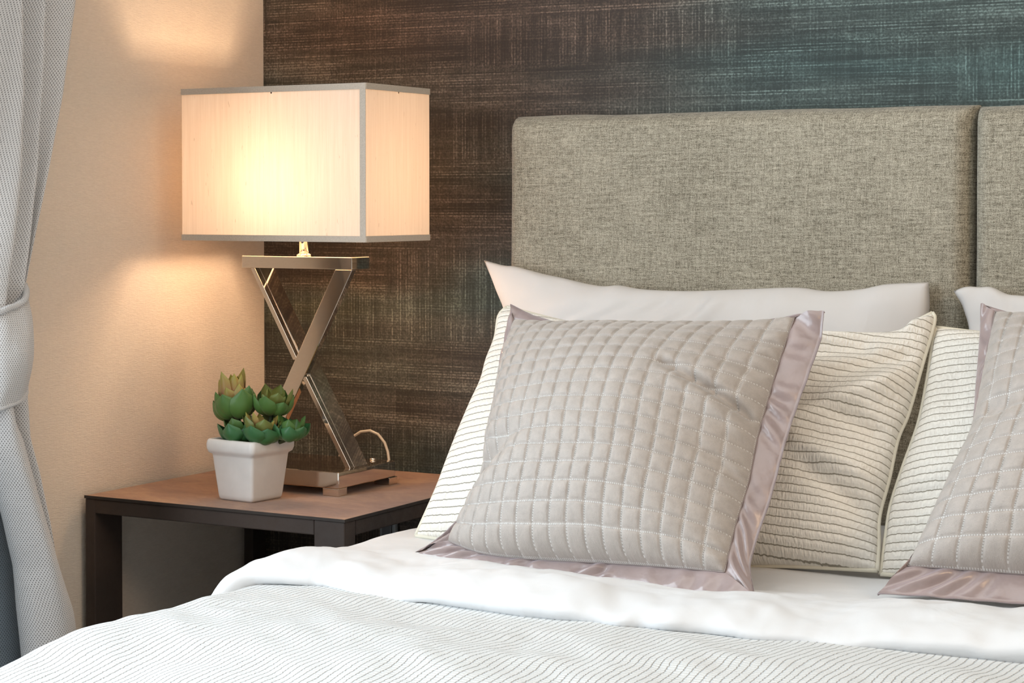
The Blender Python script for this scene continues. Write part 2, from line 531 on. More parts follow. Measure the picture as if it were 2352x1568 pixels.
def m_seersucker(name):
    m = M(name, rough=0.8, spec=0.2, sheen=0.25)
    x, y, z = m.sep('UV')          # metres
    wob = m.noise((170, 45, 1), 'UV', detail=1)
    yy = m.math('ADD', y, m.mapr(wob, 0.2, 0.8, -0.0009, 0.0009))
    per = 0.0122
    f = m.math('ABSOLUTE', m.math('SUBTRACT', m.math('FRACT', m.math('DIVIDE', yy, per)), 0.5))
    line = m.mapr(f, 0.045, 0.085, 1, 0)
    puck = m.noise((260, 95, 1), 'UV', detail=1, rough=0.5)
    puck2 = m.noise((420, 60, 1), 'UV', detail=1)
    col = m.mix(m.mapr(puck, 0.35, 0.7), (0.79, 0.75, 0.68), (0.88, 0.845, 0.77))
    col = m.mix(line, col, (0.30, 0.275, 0.22))
    m.base(col)
    h = m.math('ADD', m.math('MULTIPLY', puck, m.mapr(f, 0.1, 0.4, 0.2, 1)), m.math('MULTIPLY', puck2, 0.4))
    m.bump(h, 0.0028, 0.8)
    return m.mat


def m_cotton(name, base, scale=1.0, fine=900):
    m = M(name, base, rough=0.8, spec=0.2, sheen=0.15)
    n = m.noise((9 * scale, 9 * scale, 9 * scale), detail=3, rough=0.5, dist=1.0)
    w = m.noise((fine, fine, fine), detail=1)
    m.bump(m.math('ADD', m.math('MULTIPLY', n, 1.0), m.math('MULTIPLY', w, 0.02)), 0.008, 0.35)
    return m.mat


def m_knit():
    m = M('white_rib_knit', rough=0.9, spec=0.15, sheen=0.2)
    x, y, z = m.sep('UV')          # metres
    wob = m.noise((5, 5, 1), 'UV', detail=2)
    jit = m.noise((60, 240, 1), 'UV', detail=1)
    xx = m.math('ADD', m.math('ADD', x, m.mapr(wob, 0.2, 0.8, -0.012, 0.012)), m.mapr(jit, 0.2, 0.8, -0.0010, 0.0010))
    f = m.math('FRACT', m.math('DIVIDE', xx, 0.0105))
    tri = m.math('ABSOLUTE', m.math('SUBTRACT', f, 0.5))       # 0.5 at the groove
    st = m.math('FRACT', m.math('ADD', m.math('DIVIDE', y, 0.0062), m.math('MULTIPLY', m.math('FLOOR', m.math('DIVIDE', xx, 0.0105)), 0.37)))
    stt = m.math('ABSOLUTE', m.math('SUBTRACT', st, 0.5))
    groove = m.mapr(tri, 0.36, 0.5)
    purl = m.mapr(stt, 0.25, 0.5)
    h = m.math('SUBTRACT', 1.0, m.math('ADD', groove, m.math('MULTIPLY', purl, 0.45)))
    gap = m.math('MULTIPLY', groove, m.mapr(stt, 0.0, 0.5, 0.45, 1.0))
    fuzz = m.noise((500, 500, 1), 'UV', detail=2, rough=0.8)
    c = m.mix(m.math('MULTIPLY', gap, 0.6), (0.72, 0.735, 0.73), (0.22, 0.23, 0.25))
    c = m.mix(m.mapr(fuzz, 0.4, 0.8, 0, 0.3), c, (0.76, 0.77, 0.765))
    m.base(c)
    m.bump(m.math('ADD', h, m.math('MULTIPLY', fuzz, 0.5)), 0.0022, 0.75)
    return m.mat


def m_curtain(name='grey_basket_weave_curtain', ca=(0.66, 0.65, 0.645), cb=(0.78, 0.77, 0.765)):
    m = M(name, rough=0.85, spec=0.15, sheen=0.25)
    x, y, z = m.sep('UV')          # metres
    p = 0.0050
    a = m.math('FRACT', m.math('DIVIDE', m.math('ADD', x, m.math('MULTIPLY', y, 0.75)), p))
    b = m.math('FRACT', m.math('DIVIDE', m.math('SUBTRACT', x, m.math('MULTIPLY', y, 0.75)), p))
    da = m.math('ABSOLUTE', m.math('SUBTRACT', a, 0.5))
    db = m.math('ABSOLUTE', m.math('SUBTRACT', b, 0.5))
    hole = m.math('MULTIPLY', m.mapr(da, 0.30, 0.16), m.mapr(db, 0.30, 0.16))
    slub = m.noise((40, 900, 1), 'UV', detail=2, rough=0.7)
    hole = m.math('MULTIPLY', hole, m.mapr(slub, 0.35, 0.65, 0.5, 1.0))
    c = m.mix(hole, m.mix(m.mapr(slub, 0.3, 0.7), ca, cb), tuple(v * 0.15 for v in ca))
    m.base(c)
    m.bump(m.math('SUBTRACT', 1.0, hole), 0.0008, 0.6)
    # light comes through the cloth a little
    tr = m.node('ShaderNodeBsdfTranslucent')
    m.put(tr.inputs[0], (0.6, 0.62, 0.64))
    mx = m.node('ShaderNodeMixShader')
    mx.inputs[0].default_value = 0.12
    m.nt.links.new(m.b.outputs[0], mx.inputs[1])
    m.nt.links.new(tr.outputs[0], mx.inputs[2])
    m.nt.links.new(mx.outputs[0], m.nt.nodes['Material Output'].inputs[0])
    return m.mat


def m_leather(name, base=(0.042, 0.033, 0.029)):
    m = M(name, base, rough=0.6, spec=0.22)
    n = m.noise((55, 55, 55), detail=4, rough=0.7)
    n2 = m.noise((5, 5, 5), detail=3)
    c = m.mix(m.mapr(n2, 0.3, 0.7), tuple(v * 0.8 for v in base), (base[0] * 1.45, base[1] * 1.25, base[2] * 1.1))
    m.base(c)
    m.put(m.b.inputs['Roughness'], m.mapr(n, 0.3, 0.7, 0.45, 0.7))
    m.bump(n, 0.0006, 0.6)
    return m.mat


def m_hide():
    m = M('brown_suede_top', rough=0.7, spec=0.35, sheen=0.35)
    n = m.noise((60, 420, 60), detail=4, rough=0.75, dist=0.4)
    n2 = m.noise((6, 9, 6), detail=4, rough=0.6, dist=0.7)
    c = m.ramp(m.math('ADD', m.math('MULTIPLY', n, 0.45), m.math('MULTIPLY', n2, 0.55)),
               [(0.33, (0.15, 0.062, 0.034)), (0.47, (0.27, 0.125, 0.062)), (0.58, (0.38, 0.20, 0.10)), (0.70, (0.48, 0.29, 0.16))])
    m.base(c)
    m.bump(n, 0.0012, 0.6)
    return m.mat


def m_chrome(name='polished_chrome', base=(0.78, 0.71, 0.63), rough=0.045):
    m = M(name, base, rough=rough, metal=1.0)
    n = m.noise((14, 14, 14), detail=1)
    m.bump(n, 0.0008, 0.25)
    return m.mat


def m_shade():
    m = M('cream_slub_shade_fabric', (0.86, 0.78, 0.68), rough=0.9, spec=0.1)
    s = m.noise((420, 420, 9), detail=3, rough=0.75)
    s2 = m.noise((140, 140, 6), detail=2)
    fl = m.noise((330, 330, 60), detail=1)
    v = m.math('ADD', m.math('MULTIPLY', s, 0.6), m.math('MULTIPLY', s2, 0.4))
    c = m.mix(m.mapr(v, 0.32, 0.66), (0.76, 0.645, 0.53), (0.85, 0.745, 0.635))
    c = m.mix(m.mapr(fl, 0.74, 0.80, 0, 0.5), c, (0.42, 0.32, 0.22))
    m.base(c)
    m.bump(v, 0.0006, 0.4)
    tr = m.node('ShaderNodeBsdfTranslucent')
    m.put(tr.inputs[0], c)
    mx = m.node('ShaderNodeMixShader')
    mx.inputs[0].default_value = 0.185
    m.nt.links.new(m.b.outputs[0], mx.inputs[1])
    m.nt.links.new(tr.outputs[0], mx.inputs[2])
    m.nt.links.new(mx.outputs[0], m.nt.nodes['Material Output'].inputs[0])
    return m.mat


def m_trim():
    m = M('taupe_shade_binding', (0.50, 0.44, 0.37), rough=0.7, spec=0.3, sheen=0.3)
    s = m.noise((500, 500, 500), detail=2, rot=(0, 0.7, 0))
    m.base(m.mix(m.mapr(s, 0.3, 0.7), (0.55, 0.48, 0.40), (0.67, 0.59, 0.50)))
    tr = m.node('ShaderNodeBsdfTranslucent')
    m.put(tr.inputs[0], (0.5, 0.4, 0.3))
    mx = m.node('ShaderNodeMixShader')
    mx.inputs[0].default_value = 0.15
    m.nt.links.new(m.b.outputs[0], mx.inputs[1])
    m.nt.links.new(tr.outputs[0], mx.inputs[2])
    m.nt.links.new(mx.outputs[0], m.nt.nodes['Material Output'].inputs[0])
    return m.mat


def m_leaf(name, root, mid, tip):
    m = M(name, rough=0.38, spec=0.45, sheen=0.1)
    x, y, z = m.sep('UV')          # y along the leaf
    n = m.noise((3, 3, 1), 'UV', detail=3)
    t = m.math('ADD', y, m.mapr(n, 0.2, 0.8, -0.16, 0.16))
    c = m.ramp(t, [(0.0, root), (0.45, mid), (0.95, tip)])
    m.base(c)
    m.b.inputs['Subsurface Weight'].default_value = 0.0
    tr = m.node('ShaderNodeBsdfTranslucent')
    m.put(tr.inputs[0], c)
    mx = m.node('ShaderNodeMixShader')
    mx.inputs[0].default_value = 0.12
    m.nt.links.new(m.b.outputs[0], mx.inputs[1])
    m.nt.links.new(tr.outputs[0], mx.inputs[2])
    m.nt.links.new(mx.outputs[0], m.nt.nodes['Material Output'].inputs[0])
    return m.mat


def m_plain(name, base, rough=0.5, **kw):
    m = M(name, base, rough=rough, **kw)
    n = m.noise((35, 35, 35), detail=2)
    m.base(m.mix(m.mapr(n, 0.3, 0.7), tuple(v * 0.96 for v in base), tuple(min(1, v * 1.03) for v in base)))
    return m.mat


def m_wood_floor():
    m = M('brown_carpet', rough=0.9, spec=0.1)
    n = m.noise((300, 300, 300), detail=3)
    m.base(m.mix(n, (0.10, 0.085, 0.07), (0.17, 0.15, 0.13)))
    m.bump(n, 0.003, 0.7)
    return m.mat


CHROME = m_chrome()
BLACKGLASS = m_chrome('dark_mirror_chrome', (0.42, 0.41, 0.40), 0.03)
VELVET = m_velvet('taupe_quilted_velvet')
SATIN = m_satin()
STRIPE = m_seersucker('cream_striped_seersucker')
PIPING = m_plain('cream_piping_cord', (0.74, 0.70, 0.58), 0.7)
WHITE_PILLOW = m_cotton('white_sateen_pillowcase', (0.68, 0.66, 0.645))
DUVETM = m_cotton('white_cotton_duvet', (0.72, 0.725, 0.73))
KNIT = m_knit()
CURT = m_curtain()
CURT_DARK = m_curtain('dark_blue_grey_weave', (0.30, 0.37, 0.43), (0.42, 0.48, 0.53))
LEATHER = m_leather('dark_brown_leather')
LEATHER_D = m_leather('black_brown_piping', (0.03, 0.026, 0.024))
HIDE = m_hide()
LINEN = m_linen()
CERAMIC = m_plain('white_matt_ceramic', (0.74, 0.71, 0.68), 0.42)

# ------------------------------------------------------------------ room shell
XL, YB = -2.38, 3.25
struct(link('wall_back', box_mesh('wall_back', [(XL - 0.1, 2.2, YB, YB + 0.12, 0, 2.6)]), mat=m_back_wall()))
WY0, WY1, WZ0, WZ1 = -0.6, 2.12, 0.35, 2.3
struct(link('wall_left', box_mesh('wall_left', [
    (XL - 0.12, XL, WY1, YB, 0, 2.6), (XL - 0.12, XL, -1.8, WY0, 0, 2.6),
    (XL - 0.12, XL, WY0, WY1, 0, WZ0), (XL - 0.12, XL, WY0, WY1, WZ1, 2.6)]), mat=m_cream_wall()))
struct(link('wall_right', box_mesh('wall_right', [(2.2, 2.32, -1.8, YB + 0.12, 0, 2.6)]), mat=m_plain('plaster_warm_white', (0.72, 0.69, 0.65), 0.8)))
struct(link('floor', box_mesh('floor', [(XL - 0.12, 2.32, -1.8, YB + 0.12, -0.1, 0)]), mat=m_wood_floor()))
struct(link('ceiling', box_mesh('ceiling', [(XL - 0.12, 2.32, -1.8, YB + 0.12, 2.6, 2.7)]), mat=m_plain('ceiling_white', (0.8, 0.79, 0.77), 0.85)))
bb = m_plain('baseboard_taupe', (0.4, 0.36, 0.32), 0.5)
struct(link('baseboard_left', box_mesh('baseboard_left', [(XL, XL + 0.014, 0.0, YB, 0, 0.09)], 0.003), mat=bb))
struct(link('baseboard_back', box_mesh('baseboard_back', [(XL + 0.014, 2.2, YB - 0.014, YB, 0, 0.09)], 0.003), mat=bb))
wf = struct(link('window_1', box_mesh('window_1', [
    (XL - 0.10, XL - 0.05, WY0, WY0 + 0.05, WZ0, WZ1), (XL - 0.10, XL - 0.05, WY1 - 0.05, WY1, WZ0, WZ1),
    (XL - 0.10, XL - 0.05, WY0, WY1, WZ0, WZ0 + 0.05), (XL - 0.10, XL - 0.05, WY0, WY1, WZ1 - 0.05, WZ1),
    (XL - 0.095, XL - 0.055, 1.14, 1.18, WZ0, WZ1)], 0.003), mat=m_plain('window_frame_grey', (0.5, 0.5, 0.5), 0.4)))


# ------------------------------------------------------------------ curtain
def interp_line(L, z):
    L = sorted(L)
    zs = np.array([a for a, b in L])
    ys = np.array([b for a, b in L])
    z = np.asarray(z, float)
    r = np.interp(z, zs, ys)
    # extrapolate with end slopes
    s1 = (ys[-1] - ys[-2]) / (zs[-1] - zs[-2])
    s0 = (ys[1] - ys[0]) / (zs[1] - zs[0])
    r = np.where(z > zs[-1], ys[-1] + s1 * (z - zs[-1]), r)
    r = np.where(z < zs[0], ys[0] + s0 * (z - zs[0]), r)
    return r


def sheet_from_knots(name, knots, zs, n, thick=0.0):
    """knots: list of (yfun(z), xoff(z)); Catmull-Rom across the knots at every height"""
    nz = len(zs)
    K = np.array([[fy(zs), fx(zs)] for fy, fx in knots])          # k,2,nz
    K = np.transpose(K, (2, 0, 1))                                  # nz,k,2
    k = K.shape[1]
    V = np.zeros((nz, n, 3))
    UV = np.zeros((nz, n, 2))
    for j in range(nz):
        P = resample(K[j], n)
        V[j, :, 0] = XL + P[:, 1]
        V[j, :, 1] = P[:, 0]
        V[j, :, 2] = zs[j]
        d = np.r_[0, np.cumsum(np.linalg.norm(np.diff(P, axis=0), axis=1))]
        UV[j, :, 0] = d - d[-1]
        UV[j, :, 1] = zs[j]
    # keep the horizontal uv density even: use the mean length
    return V, UV


cst = lambda v: (lambda z: np.full_like(np.asarray(z, float), v))
curtain = tag(empty('curtain', (XL + 0.08, 2.36, 0.0)), 'pale grey woven curtain gathered by a tieback at the left edge', 'curtain')


def zramp(a, b, za, zb):
    return lambda z: a + (b - a) * np.clip((np.asarray(z, float) - za) / (zb - za), 0, 1)


R1 = lambda z: np.minimum(interp_line(CR1, z), 2.62)
R2 = lambda z: np.clip(interp_line(CR2, z), 0, 2.50)
R3 = lambda z: np.clip(interp_line(CR3, z), 0, 2.41)
fan = lambda base, spread: (lambda z: base - spread * np.clip(np.asarray(z, float) - 0.95, 0, 2))
zs = np.linspace(0.86, 2.42, 90)
upper_knots = [
    (fan(2.30, 0.45), cst(0.05)), (fan(2.31, 0.40), zramp(0.09, 0.14, 1, 1.5)), (fan(2.32, 0.36), cst(0.06)),
    (fan(2.33, 0.30), zramp(0.10, 0.16, 1, 1.5)), (fan(2.335, 0.25), cst(0.07)),
    (lambda z: R3(z) - 0.055, zramp(0.12, 0.13, 1, 1.5)), (lambda z: R3(z) - 0.012, zramp(0.150, 0.165, 1, 1.5)), (lambda z: R3(z) - 0.002, zramp(0.135, 0.12, 1, 1.5)),
    (lambda z: R3(z) + 0.004, zramp(0.11, 0.075, 1, 1.5)),
    (lambda z: R3(z) * 0.5 + R2(z) * 0.5, zramp(0.12, 0.115, 1, 1.5)), (lambda z: R2(z) - 0.012, zramp(0.135, 0.15, 1, 1.5)), (lambda z: R2(z) - 0.002, zramp(0.12, 0.115, 1, 1.5)),
    (lambda z: R2(z) + 0.004, zramp(0.095, 0.06, 1, 1.5)),
    (lambda z: R2(z) * 0.5 + R1(z) * 0.5, zramp(0.10, 0.105, 1, 1.5)), (lambda z: R1(z) - 0.014, cst(0.125)), (lambda z: R1(z) - 0.002, cst(0.10)),
    (lambda z: R1(z) - 0.006, cst(0.055)), (lambda z: R1(z) - 0.03, cst(0.02)),
]
V, UV = sheet_from_knots('u', upper_knots, zs, 220)
off = np.array([XL + 0.08, 2.36, 0.0])
ripple = 0.002 * fbm(UV[..., 0] * 14, UV[..., 1] * 4, 5)
V[..., 0] += ripple
me = mesh_from('upper_drape', (V - off).reshape(-1, 3), grid_faces(220, len(zs)), UV.reshape(-1, 2), True)
link('upper_drape', me, curtain, CURT)

L1 = lambda z: interp_line(LR1, z)
L2 = lambda z: np.minimum(interp_line(LR2, z), L1(z) - 0.004)
L3 = lambda z: interp_line(LR3, z)
zs = np.linspace(0.015, 0.90, 80)
lower_knots = [
    (lambda z: L3(z) + 0.052, cst(0.085)),
    (lambda z: L3(z) + 0.022, cst(0.095)),
    (lambda z: L3(z) + 0.012, cst(0.115)),
    (lambda z: L3(z) + 0.020, zramp(0.142, 0.135, 0.6, 0.85)),
    (lambda z: L3(z) * 0.5 + L2(z) * 0.5, zramp(0.165, 0.155, 0.5, 0.85)),
    (lambda z: L2(z) - 0.014, zramp(0.15, 0.15, 0.5, 0.85)),
    (lambda z: L2(z) - 0.002, zramp(0.12, 0.12, 0.5, 0.85)),
    (lambda z: L2(z) + 0.002, zramp(0.085, 0.07, 0.5, 0.85)),
    (lambda z: L2(z) * 0.5 + L1(z) * 0.5, cst(0.115)),
    (lambda z: L1(z) - 0.010, cst(0.12)),
    (lambda z: L1(z) - 0.001, cst(0.09)),
    (lambda z: L1(z) - 0.008, cst(0.05)),
    (lambda z: L1(z) - 0.03, cst(0.02)),
]
V, UV = sheet_from_knots('l', lower_knots, zs, 220)
V[..., 0] += 0.002 * fbm(UV[..., 0] * 14, UV[..., 1] * 4, 9)
me = mesh_from('lower_drape', (V - off).reshape(-1, 3), grid_faces(220, len(zs)), UV.reshape(-1, 2), True)
link('lower_drape', me, curtain, CURT)

# inner sheet in a darker blue-grey weave, shows between the folds low down
inner_knots = [(lambda z: L3(z) - 0.36, cst(0.03)), (lambda z: L3(z) - 0.27, cst(0.05)), (lambda z: L3(z) - 0.18, cst(0.028)),
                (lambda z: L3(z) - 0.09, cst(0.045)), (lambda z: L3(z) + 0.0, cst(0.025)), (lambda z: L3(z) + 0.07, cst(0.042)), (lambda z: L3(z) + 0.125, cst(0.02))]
V, UV = sheet_from_knots('i', inner_knots, zs, 90)
link('inner_sheet', mesh_from('inner_sheet', (V - off).reshape(-1, 3), grid_faces(90, len(zs)), UV.reshape(-1, 2), True), curtain, CURT_DARK)

# the tieback band: a loop round the bundle, high where it runs back to the wall
n, k = 96, 26
V = np.zeros((k, n, 3))
UV = np.zeros((k, n, 2))
cxx, cyy = 0.092, 2.362
for j in range(k):
    t = j / (k - 1)
    for i in range(n):
        a = 2 * math.pi * i / n + math.pi
        cxn, syn = math.cos(a), math.sin(a)
        y = cyy + 0.069 * syn * (1 + 0.16 * math.sin(math.pi * t) * max(0, syn))
        x = cxx + 0.066 * cxn + 0.016 * math.sin(math.pi * min(1, t * 1.05)) * max(cxn, 0)
        up = max(-0.3, min(1.15, (y - 2.357) / 0.076))
        up = math.copysign(abs(up) ** 1.5, up)
        zt = 0.962 + 0.040 * up
        zb = 0.806 + 0.036 * up
        z = zb + (zt - zb) * t
        w = 0.0022 * float(fbm(np.array(a * 2.2), np.array(t * 2.0), 3))
        V[j, i] = (XL + x + w * cxn, y + w * syn, z)
        UV[j, i] = (a * 0.085, z)
F = []
for j in range(k - 1):
    for i in range(n):
        b = (i + 1) % n
        F.append((j * n + i, j * n + b, (j + 1) * n + b, (j + 1) * n + i))
tb = link('tieback', mesh_from('tieback', (V - off).reshape(-1, 3), F, UV.reshape(-1, 2), True), curtain, CURT)
for row, r in ((k - 1, 0.0055), (0, 0.0032)):
    ring = list(V[row] - off)
    ring.append(ring[0])
    me = tube_mesh('rolled_hem', ring, r, 10, caps=False)
    uv = me.uv_layers.new(name='UVMap')
    idx = np.empty(len(me.loops), dtype=np.int32)
    me.loops.foreach_get('vertex_index', idx)
    uv.data.foreach_set('uv', np.c_[(idx // 10) * 0.0056, (idx % 10) * 0.0045].astype(np.float32).ravel())
    link('rolled_hem', me, tb, CURT)

# ------------------------------------------------------------------ headboard
hb = tag(empty('headboard', (-0.90, 3.22, 0.0)), 'padded grey linen headboard of side by side upholstered panels', 'headboard')


def pad_panel(x0, x1, z0, z1, y0, y1, seed):
    """rounded upholstered slab; front at y0"""
    n, m = 120, 130
    s = np.linspace(0, 1, n)
    t = np.linspace(0, 1, m)
    # profile coordinate wraps from the back edge round to the front
    def wrap(w, lo, hi, r):
        # returns position and depth factor
        L = hi - lo
        q = w * (L + 2 * r * 1.2) - r * 1.2
        pos = np.clip(q, 0, L)
        return pos
    X = x0 + (x1 - x0) * (0.5 - 0.5 * np.cos(np.pi * s)) * 0.35 + (x1 - x0) * s * 0.65
    Zc = z0 + (z1 - z0) * (0.5 - 0.5 * np.cos(np.pi * t)) * 0.35 + (z1 - z0) * t * 0.65
    XX, ZZ = np.meshgrid(X, Zc)
    dx = np.minimum(XX - x0, x1 - XX)
    dz = np.minimum(ZZ - z0, z1 - ZZ)
    r = 0.030
    fx = np.sqrt(np.clip(1 - (1 - np.clip(dx / r, 0, 1)) ** 2, 0, 1))
    fz = np.sqrt(np.clip(1 - (1 - np.clip(dz / r, 0, 1)) ** 2, 0, 1))
    f = fx * fz
    puff = 0.010 * np.clip(dx / 0.16, 0, 1) ** 0.5 * np.clip(dz / 0.16, 0, 1) ** 0.5
    YY = y1 - 0.012 - (y1 - y0 - 0.012) * f - puff + 0.0016 * fbm(XX * 6, ZZ * 6, seed)
    # soft irregular rim
    rim = 0.0022 * vn(XX * 9 + 3, ZZ * 9, seed + 4)
    ZZ2 = ZZ + rim * (dz < 0.05) * (1 - np.clip(dz / 0.05, 0, 1))
    # pinched corner ears
    V = np.stack([XX, YY, ZZ2], -1).reshape(-1, 3)
    F = grid_faces(n, m)
    # side skirt to the wall
    ring = [j for j in range(n)] + [j * n + n - 1 for j in range(1, m)] + [(m - 1) * n + j for j in range(n - 2, -1, -1)] + [j * n for j in range(m - 2, 0, -1)]
    base = len(V)
    V = np.r_[V, np.array([(V[i][0], y1, V[i][2]) for i in ring])]
    for q in range(len(ring)):
        q2 = (q + 1) % len(ring)
        F.append((ring[q], base + q, base + q2, ring[q2]))
    return V, F


HY0, HY1 = 3.185, 3.25
px = [(-1.782, -0.9045), (-0.9035, -0.026)]
for i, (a, b) in enumerate(px):
    V, F = pad_panel(a, b, 0.32, 1.290 + 0.002 * (1 - i), HY0, HY1, 11 + i * 7)
    V = V - np.array([-0.90, 3.22, 0.0])
    o = link('upholstered_panel', mesh_from('upholstered_panel', V, F, None, True), hb, LINEN)
# the leg rail that carries the panels
link('rail', box_mesh('rail', [(-0.86, 0.86, -0.02, 0.028, 0.02, 0.33)], 0.004), hb, LEATHER)

# ------------------------------------------------------------------ bed
bed = tag(empty('bed', (-0.90, 2.1, 0.0)), 'dark leather bed base carrying a thick white mattress', 'bed')
link('bed_base', box_mesh('bed_base', [(-0.86, 0.86, -1.0, 1.06, 0.10, 0.30)], 0.02, 3), bed, LEATHER)
link('mattress', box_mesh('mattress', [(-0.845, 0.845, -0.98, 1.055, 0.30, 0.535)], 0.04, 4), bed, m_plain('mattress_ticking', (0.7, 0.7, 0.68), 0.8))
for sx in (-0.8, 0.8):
    for sy in (-0.93, 1.0):
        link('leg', box_mesh('leg', [(sx - 0.03, sx + 0.03, sy - 0.03, sy + 0.03, 0.0, 0.10)], 0.004), bed, LEATHER)


def side_drop(d, r, zt, depth):
    """d: arc distance beyond the edge -> (dx, dz) rounding over with radius r then hanging"""
    q = np.clip(d, 0, None)
    ang = np.clip(q / r, 0, math.pi / 2)
    dx = r * np.sin(ang)
    dz = r * (1 - np.cos(ang)) + np.clip(q - r * math.pi / 2, 0, None)
    return dx, dz


def fold_y(x):
    f = np.array(sorted(FOLD))
    return np.interp(x, f[:, 0], f[:, 1])


# knitted blanket: lies on the mattress under the turned-back duvet, hangs over the sides
nx, ny = 420, 190
xe0, xe1 = -1.69, -0.09
re = 0.055
arc = np.r_[np.linspace(-0.42, 0, 60, endpoint=False), np.linspace(0, xe1 - xe0, nx - 100), (xe1 - xe0) + np.linspace(0, 0.36, 41)[1:]]
nx = len(arc)
yy = np.linspace(1.02, 2.46, ny)
A, Yg = np.meshgrid(arc, yy)
dl = np.clip(-A, 0, None)
dr = np.clip(A - (xe1 - xe0), 0, None)
dxl, dzl = side_drop(dl, re, 0, 0)
dxr, dzr = side_drop(dr, re, 0, 0)
Xg = xe0 + np.clip(A, 0, xe1 - xe0) - dxl + dxr
Zg = 0.5745 - dzl - dzr
# cross wise swells of the soft bedding, foot of the bed slopes away
hill = 0.010 * np.sin((Yg - 1.9) * 7.0 + 1.2 * vn(A * 2.2, Yg * 2, 4)) + 0.008 * fbm(A * 3.0, Yg * 4.5, 8)
und = 0.004 * fbm(A * 8.0 + Yg * 4, Yg * 9, 12)
flat = np.exp(-(dl + dr) * 7)
near = np.clip((2.36 - Yg) / 0.25, 0, 1)
Zg = Zg + (hill * flat + und) * (0.25 + 0.75 * near)
Zg += -0.020 * np.clip((1.75 - Yg) / 0.5, 0, 1) ** 2
Xg = Xg - (dl > 0.05) * 0.012 * np.sin(Yg * 24 + 2 * vn(Yg * 4, A * 2, 2)) * np.clip(dl / 0.3, 0, 1)
V = np.stack([Xg, Yg, Zg], -1)
o3 = np.array([-0.9, 1.7, 0.57])
bl = link('knitted_blanket', mesh_from('knitted_blanket', (V - o3).reshape(-1, 3), grid_faces(nx, ny), np.stack([A, Yg], -1).reshape(-1, 2), True), mat=KNIT)
bl.location = o3
so = bl.modifiers.new('thickness', 'SOLIDIFY')
so.thickness = 0.008
so.offset = -1
tag(bl, 'white rib-knit blanket spread over the bed in front of the duvet', 'blanket')

# duvet: flat under the pillows, turned back in a soft roll across the bed
prof = [(3.17, 0.588), (3.0, 0.590), (2.80, 0.592), (2.66, 0.5945), (2.56, 0.598), (2.50, 0.603), (2.45, 0.610), (2.405, 0.614), (2.36, 0.6135), (2.325, 0.607),
        (2.302, 0.597), (2.292, 0.586), (2.300, 0.577), (2.33, 0.572), (2.40, 0.572), (2.50, 0.574)]
PR = resample(prof, 150)
nx0 = 430
arc = np.r_[np.linspace(-0.40, 0, 70, endpoint=False), np.linspace(0, 1.60, 330), 1.60 + np.linspace(0, 0.34, 36)[1:]]
nx = len(arc)
A, J = np.meshgrid(arc, np.arange(150))
PY = PR[:, 0][:, None] * np.ones_like(A)
PZ = PR[:, 1][:, None] * np.ones_like(A)
xe0d = -1.675
xraw = xe0d + A
fy = fold_y(xraw) - 2.300
fy = np.where(xraw < -1.62, np.interp(xraw, [-2.2, -1.76, -1.70, -1.62], [-0.05, -0.055, -0.005, 0.029]), fy)
wgt = np.clip((2.66 - PY) / 0.30, 0, 1)
PY = PY + fy * wgt
# roll gets plumper or flatter along its length
front = np.clip((2.62 - PR[:, 0]) / 0.2, 0, 1)[:, None] * (PR[:, 1] > 0.580)[:, None]
lump = 0.009 * fbm(xraw * 4.0, PY * 5 + 3, 21) + 0.0045 * fbm(xraw * 11 + PY * 6, PY * 13 - xraw * 5, 31)
crest = np.interp(xraw, [-1.75, -1.5, -1.33, -1.19, -1.06, -0.93, -0.76, -0.6, 0], [0.000, -0.001, 0.006, 0.005, -0.008, -0.010, 0.008, 0.014, 0.01])
PZ = PZ + (lump + crest * 0.9) * front
# small gathers running up from the fold
gath = np.clip(1 - np.abs(PR[:, 1] - 0.590) / 0.02, 0, 1)[:, None] * (PR[:, 0] < 2.4)[:, None]
PY = PY + gath * (0.006 * np.sin(xraw * 58 + 3 * vn(xraw * 6, J * 0.0, 3)) * np.clip(vn(xraw * 3.0, J * 0 + 2, 7) + 0.5, 0, 1))
# flat part ripples
back = 1 - np.clip((2.62 - PR[:, 0]) / 0.2, 0, 1)[:, None]
PZ = PZ + back * 0.0025 * fbm(xraw * 5 + PY * 2, PY * 7, 41)
dl = np.clip(-A, 0, None)
dr = np.clip(A - 1.60, 0, None)
rr = 0.06
dxl, dzl = side_drop(dl, rr, 0, 0)
dxr, dzr = side_drop(dr, rr, 0, 0)
Xg = xe0d + np.clip(A, 0, 1.60) - dxl + dxr
Zg = PZ - dzl - dzr
# the hanging side narrows the roll
thin = (PZ - 0.574) * (1 - np.exp(-dl * 10))
Xg = Xg - (dl > 0) * np.clip(thin, 0, None) * 0.9
Zg = Zg + (dl > 0) * np.clip(dl, 0, 0.04) / 0.04 * 0.004
Xg = Xg - (dl > 0.05) * 0.010 * np.sin(PY * 17 + 1.0) * np.clip(dl / 0.3, 0, 1)
V = np.stack([Xg, PY, Zg], -1)
o3 = np.array([-0.9, 2.7, 0.59])
dv = link('duvet', mesh_from('duvet', (V - o3).reshape(-1, 3), grid_faces(nx, 150), np.stack([A, PY], -1).reshape(-1, 2), True), mat=DUVETM)
dv.location = o3
tag(dv, 'smooth white duvet turned back in a roll below the pillows', 'duvet')


# ------------------------------------------------------------------ pillows
def B4(x):
    return np.clip(4 * x * (1 - x), 0, 1)


def pillow_verts(FR, O, n, m, hf, hb, ex, extra=None):
    P = coons(O, n, m)
    s, t = np.meshgrid(np.linspace(0, 1, n), np.linspace(0, 1, m))
    prof = (B4(s) ** ex) * (B4(t) ** ex)
    f = hf * prof
    if extra is not None:
        f = f + extra(s, t, P)
    b = -hb * prof
    return P, s, t, f, b


